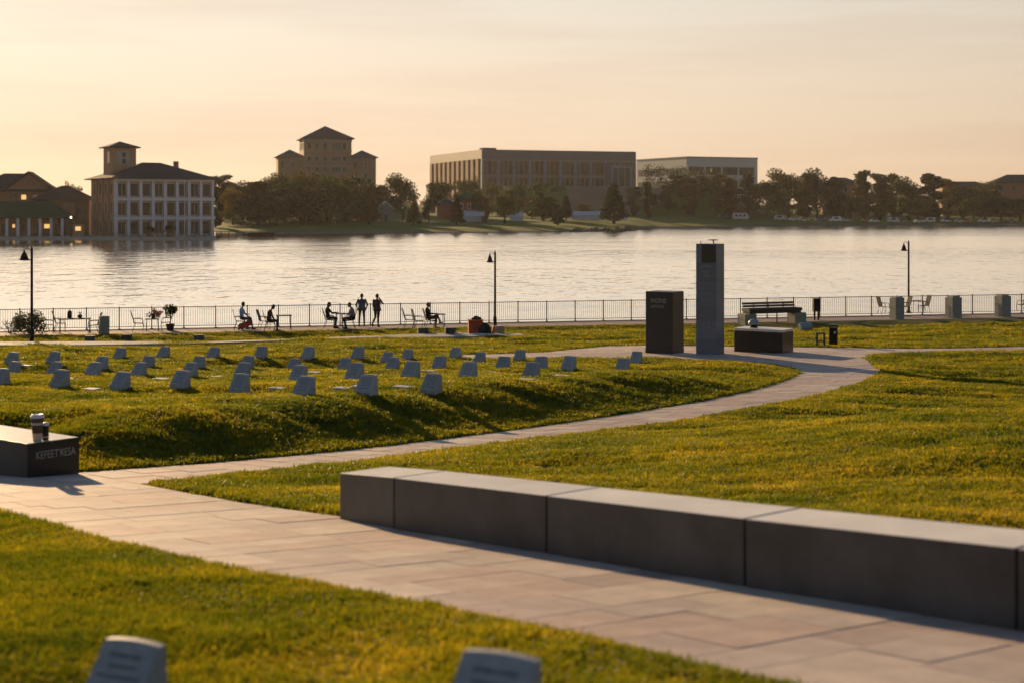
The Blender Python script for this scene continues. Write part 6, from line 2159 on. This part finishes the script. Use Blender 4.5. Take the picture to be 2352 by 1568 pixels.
RIGHT = [(1533, 640, 428, 44, 'tall', 'leaf_russet'), (1562, 655, 404, 48, 'tall', 'leaf_autumn'), (1592, 630, 412, 44, 'tall', 'leaf_russet'), (1618, 660, 408, 48, 'tall', 'leaf_russet'), (1646, 640, 404, 46, 'tall', 'leaf_autumn'),
         (1678, 625, 412, 50, 'tall', 'leaf_russet'), (1718, 640, 408, 48, 'tall', 'leaf_green'), (1762, 650, 402, 54, 'round', 'leaf_green'), (1790, 625, 440, 50, 'round', 'leaf_green'), (1812, 660, 384, 60, 'round', 'leaf_green'),
         (1848, 640, 418, 54, 'tall', 'leaf_autumn'), (1876, 655, 384, 62, 'round', 'leaf_green'), (1918, 640, 410, 50, 'tall', 'leaf_conifer'), (1952, 660, 440, 56, 'round', 'leaf_green'), (1986, 650, 396, 50, 'tall', 'leaf_autumn'),
         (2022, 640, 402, 52, 'tall', 'leaf_autumn')]
RIGHT2 = [(2052, 655, 406, 50, 'tall', 'leaf_green'), (2088, 645, 404, 56, 'round', 'leaf_green'), (2136, 640, 402, 66, 'tall', 'leaf_conifer'), (2178, 655, 414, 54, 'tall', 'leaf_autumn'), (2212, 645, 418, 54, 'round', 'leaf_autumn'),
          (2262, 650, 406, 62, 'round', 'leaf_autumn'), (2236, 630, 446, 50, 'round', 'leaf_green'), (2300, 635, 446, 58, 'round', 'leaf_conifer'), (2344, 640, 452, 60, 'round', 'leaf_green'), (2110, 628, 448, 54, 'round', 'leaf_green'),
          (2398, 645, 430, 60, 'round', 'leaf_green')]
for i, (px, d, yt, w, kind, lm) in enumerate(sorted(RIGHT)):
    tree(px, d, yt - 2, w * 1.3, kind, lm, 'tall tree in the wood right of the pale office, %s from its left end' % ORD[i], 'trees in the right-hand wood')
for i, (px, d, yt, w, kind, lm) in enumerate(sorted(RIGHT2, reverse=True)):
    lab = 'tree in the far right wood beyond the parked cars, %s from the right edge' % ORD[max(0, i - 1)]
    if i == 0:
        lab = 'tree just beyond the right edge of the far wood'
    tree(px, d, yt - 2, w * 1.3, kind, lm, lab, 'trees in the far right wood')
BEHIND = [(95, 400, 403, 44, 'round', 'leaf_autumn'), (130, 410, 412, 40, 'round', 'leaf_green'), (165, 405, 406, 46, 'round', 'leaf_autumn'), (495, 420, 430, 40, 'tall', 'leaf_conifer')]
for i, (px, d, yt, w, kind, lm) in enumerate(BEHIND):
    tree(px, d, yt, w, kind, lm, ['tree just right of the gabled house roof', 'low tree between gabled house and tower building', 'tree just left of the tower building roof', 'dark tree at the right end of the lakeside building'][i], 'trees around the lakeside buildings')
# hedge-like undergrowth that fills the wood floor, too dense to count
for nm, spans, lab, seed in (('undergrowth', (500, 872, 446, 500, 505), 'dark undergrowth along the foot of the left wood', 5), ('undergrowth', (1480, 2420, 660, 690, 498), 'dark undergrowth filling the right-hand wood', 6)):
    a, b_, d0_, d1_, yy = spans
    rr_ = np.random.default_rng(seed)
    n = 620
    P = []
    for k in range(n):
        px = rr_.uniform(a, b_); d = rr_.uniform(d0_, d1_)
        c = fpt(px, d)
        P.append(blob_pts(rr_, (c.x, c.y, c.z + rr_.uniform(0.3, 10.5 if d0_ > 600 else 7.0)), (2.4, 2.4, 1.8), 26, 0.5))
    P = np.concatenate(P)
    o = obj(nm, leaf_mesh(nm, P, 0.8, seed, 'leaf_green'))
    o['kind'] = 'stuff'; tag(o, lab, 'undergrowth')

# ------------------------------------------------------------------ vehicles, tents and lamps on the far shore
def make_car(label, loc, rz, paint, van=False):
    t = thing('parked_van' if van else 'parked_car', label, 'van' if van else 'car', loc, rz, 'vehicles parked on the far shore')
    if van:
        prof = [(-2.5, 0.35), (2.5, 0.35), (2.5, 1.0), (2.1, 1.2), (1.6, 2.2), (-2.4, 2.3), (-2.5, 1.2)]
    else:
        prof = [(-2.2, 0.32), (2.2, 0.32), (2.25, 0.72), (1.3, 0.92), (0.55, 1.42), (-1.1, 1.45), (-1.9, 1.0), (-2.25, 0.92)]
    G().extr(prof, -0.85, 0.85).build('body', [paint], t)
    wz = (1.25, 2.0) if van else (0.95, 1.34)
    for s in (-1, 1):
        y0, y1 = (0.852, 0.87) if s > 0 else (-0.87, -0.852)
        wd = G().extr([(-1.5, wz[0]), (1.0, wz[0]), (0.5, wz[1]), (-1.1, wz[1])], y0, y1).build('side_window', ['glass_dark'], t)
    G().box(((1.87 if van else 0.95), 0, (1.7 if van else 1.18)), (0.03, 1.5, 1.0 if van else 0.72), 0, 0, Matrix.Rotation(R(-27 if van else -56), 3, 'Y')).build('windscreen', ['glass_dark'], t)
    for sx in (-1.4, 1.4):
        for s in (-1, 1):
            w = G().tube([(sx, s * 0.70, 0.33), (sx, s * 0.90, 0.33)], 0.33, 14).build('wheel', ['tyre'], t)
            G().tube([(sx, s * 0.901, 0.33), (sx, s * 0.915, 0.33)], 0.18, 10).build('rim', ['chrome'], w)
    for s in (-1, 1):
        G().bbox(2.2, 2.28, s * 0.6 - 0.16, s * 0.6 + 0.16, 0.58, 0.74).build('headlight', ['lamp_glass'], t)
        G().bbox(-2.30, -2.2, s * 0.6 - 0.14, s * 0.6 + 0.14, 0.68, 0.86).build('tail_light', ['tail_red'], t)
    return t
VEH = [(1660, 628, 'car_blue', 0), (1792, 618, 'car_silver', 1), (1822, 616, 'car_white', 0), (1846, 614, 'car_silver', 0), (1884, 618, 'car_blue', 0), (1918, 613, 'car_white', 1), (1942, 615, 'car_silver', 0),
       (1990, 617, 'car_orange', 0), (2008, 613, 'car_white', 0), (2052, 612, 'car_silver', 1), (2076, 616, 'car_grey', 0), (2110, 612, 'car_white', 0), (2134, 614, 'car_silver', 1), (2172, 618, 'car_white', 0),
       (2204, 616, 'car_silver', 0), (2218, 622, 'car_red', 0), (2258, 620, 'car_white', 0), (2280, 618, 'car_silver', 0), (2322, 620, 'car_grey', 0)]
CN = {'car_blue': 'blue', 'car_silver': 'silver', 'car_white': 'white', 'car_orange': 'orange', 'car_grey': 'grey', 'car_red': 'red'}
for i, (px, d, pt, van) in enumerate(VEH):
    lab = '%s %s parked by the far right shore, %s vehicle from the left' % (CN[pt], 'van' if van else 'car', ORD[i])
    make_car(lab, fpt(px, d), random.choice([0.1, -0.15, 0.25, math.pi + 0.1]) + random.uniform(-0.15, 0.15), pt, bool(van))
p = fpt(1701, 612)
t = thing('camper_trailer', 'long pale caravan trailer parked at the shore below the pale office', 'caravan', p, -0.12)
k = 612 / F
G().extr([(-17 * k, 3 * k), (17 * k, 3 * k), (19 * k, 9 * k), (15 * k, 17 * k), (-17 * k, 17.5 * k), (-18.5 * k, 9 * k)], -1.2, 1.2).build('body', ['car_silver'], t)
for j in range(3):
    G().bbox((-12 + 9 * j) * k, (-7 + 9 * j) * k, -1.24, -1.202, 9 * k, 13.5 * k).build('window', ['glass_dark'], t)
for sx in (-4, 2):
    G().tube([(sx * k, -1.0, 2.2 * k), (sx * k, 1.0, 2.2 * k)], 2.2 * k, 12).build('wheel', ['tyre'], t)
G().tube([(19 * k, 0, 3 * k), (23 * k, 0, 3 * k)], 0.08, 6).build('tow_bar', ['metal_dark'], t)
def tent(px, d, w, ytop, label):
    p = fpt(px, d); k = d / F
    h = topz(ytop, d) - p.z
    t = thing('white_tent', label, 'tent', p, 0.05, 'white tents on the far lawn')
    W = w * k
    G().extr([(-2.2, h * 0.55), (2.2, h * 0.55), (0, h)], -W / 2, W / 2, 0, 'yz').v
    g = G(); g.extr([(-2.3, h * 0.55), (0, h), (2.3, h * 0.55)], -W / 2, W / 2, 0, 'yz'); g.build('canopy', ['paint_white'], t)
    g = G(); g.bbox(-W / 2 + 0.1, W / 2 - 0.1, -2.1, -2.0, 0.0, h * 0.54); g.build('side_wall', ['paint_white'], t)
    for sx in (-1, 1):
        for sy in (-1, 1):
            G().tube([(sx * (W / 2 - 0.05), sy * 2.15, -0.3), (sx * (W / 2 - 0.05), sy * 2.15, h * 0.55)], 0.05, 6).build('pole', ['paint_white'], t)
tent(1350, 530, 76, 486, 'long white tent at the foot of the earth bank left of the conical tree')
tent(1422, 540, 34, 489, 'short white tent just right of the large conical tree')
tent(1090, 480, 52, 487, 'white tent in front of the red house')
tent(1186, 500, 30, 488, 'small white tent behind the round dark green tree')
# rocks at the shore point
for i in range(16):
    px = 1312 + i * 9.6
    d = float(shore_d(px)) + 1.0
    c = Vector(((px - CX) / F * d, d, WZ - 0.1))
    lump('shore_rock', 'rock', c, random.uniform(0.7, 1.2), 0.8, random.uniform(0.8, 1.7), 'dark shore rock on the low point, %s from the left' % ORD[i], 'rock', 200 + i, group='rocks on the shore point')
# small lamps on the far shore
FL = [(552, 436, 490), (925, 455, 478), (600, 440, 492), (1230, 520, 470), (1518, 640, 437), (1965, 630, 452), (2090, 628, 460), (2262, 630, 462)]
for i, (px, d, yt) in enumerate(FL):
    p = fpt(px, d); h = topz(yt, d) - p.z
    t = thing('shore_lamp', 'small pale globe lamp on the far shore, %s from the left' % ORD[sorted(FL).index((px, d, yt))], 'street lamp', p, 0, 'globe lamps on the far shore')
    G().lathe([(0.12, -0.2), (0.07, 0.5), (0.06, h - 0.3)], 8).build('pole', ['metal_dark'], t)
    G().lathe([(0.06, h - 0.3), (0.28, h - 0.1), (0.30, h + 0.1), (0.15, h + 0.3), (0.02, h + 0.33)], 10).build('globe', ['lamp_glass'], t, True)

# ------------------------------------------------------------------ evening haze over the lake
HAZE = 0.00007
hz_m = bpy.data.materials.new('haze'); hz_m.use_nodes = True
hn = hz_m.node_tree; hn.nodes.clear()
ho = hn.nodes.new('ShaderNodeOutputMaterial'); hv = hn.nodes.new('ShaderNodeVolumePrincipled')
hv.inputs['Color'].default_value = (0.92, 0.88, 0.84, 1)
hv.inputs['Density'].default_value = HAZE
hv.inputs['Anisotropy'].default_value = 0.3
hn.links.new(hv.outputs[0], ho.inputs['Volume'])
g = G().bbox(-2600, 2600, -60, 3200, -8, 60)
hm = bpy.data.meshes.new('haze'); hm.from_pydata(g.v, [], g.f); hm.materials.append(hz_m)
haze = obj('haze', hm); haze['kind'] = 'stuff'
tag(haze, 'thin warm evening haze over lake and shore', 'haze')
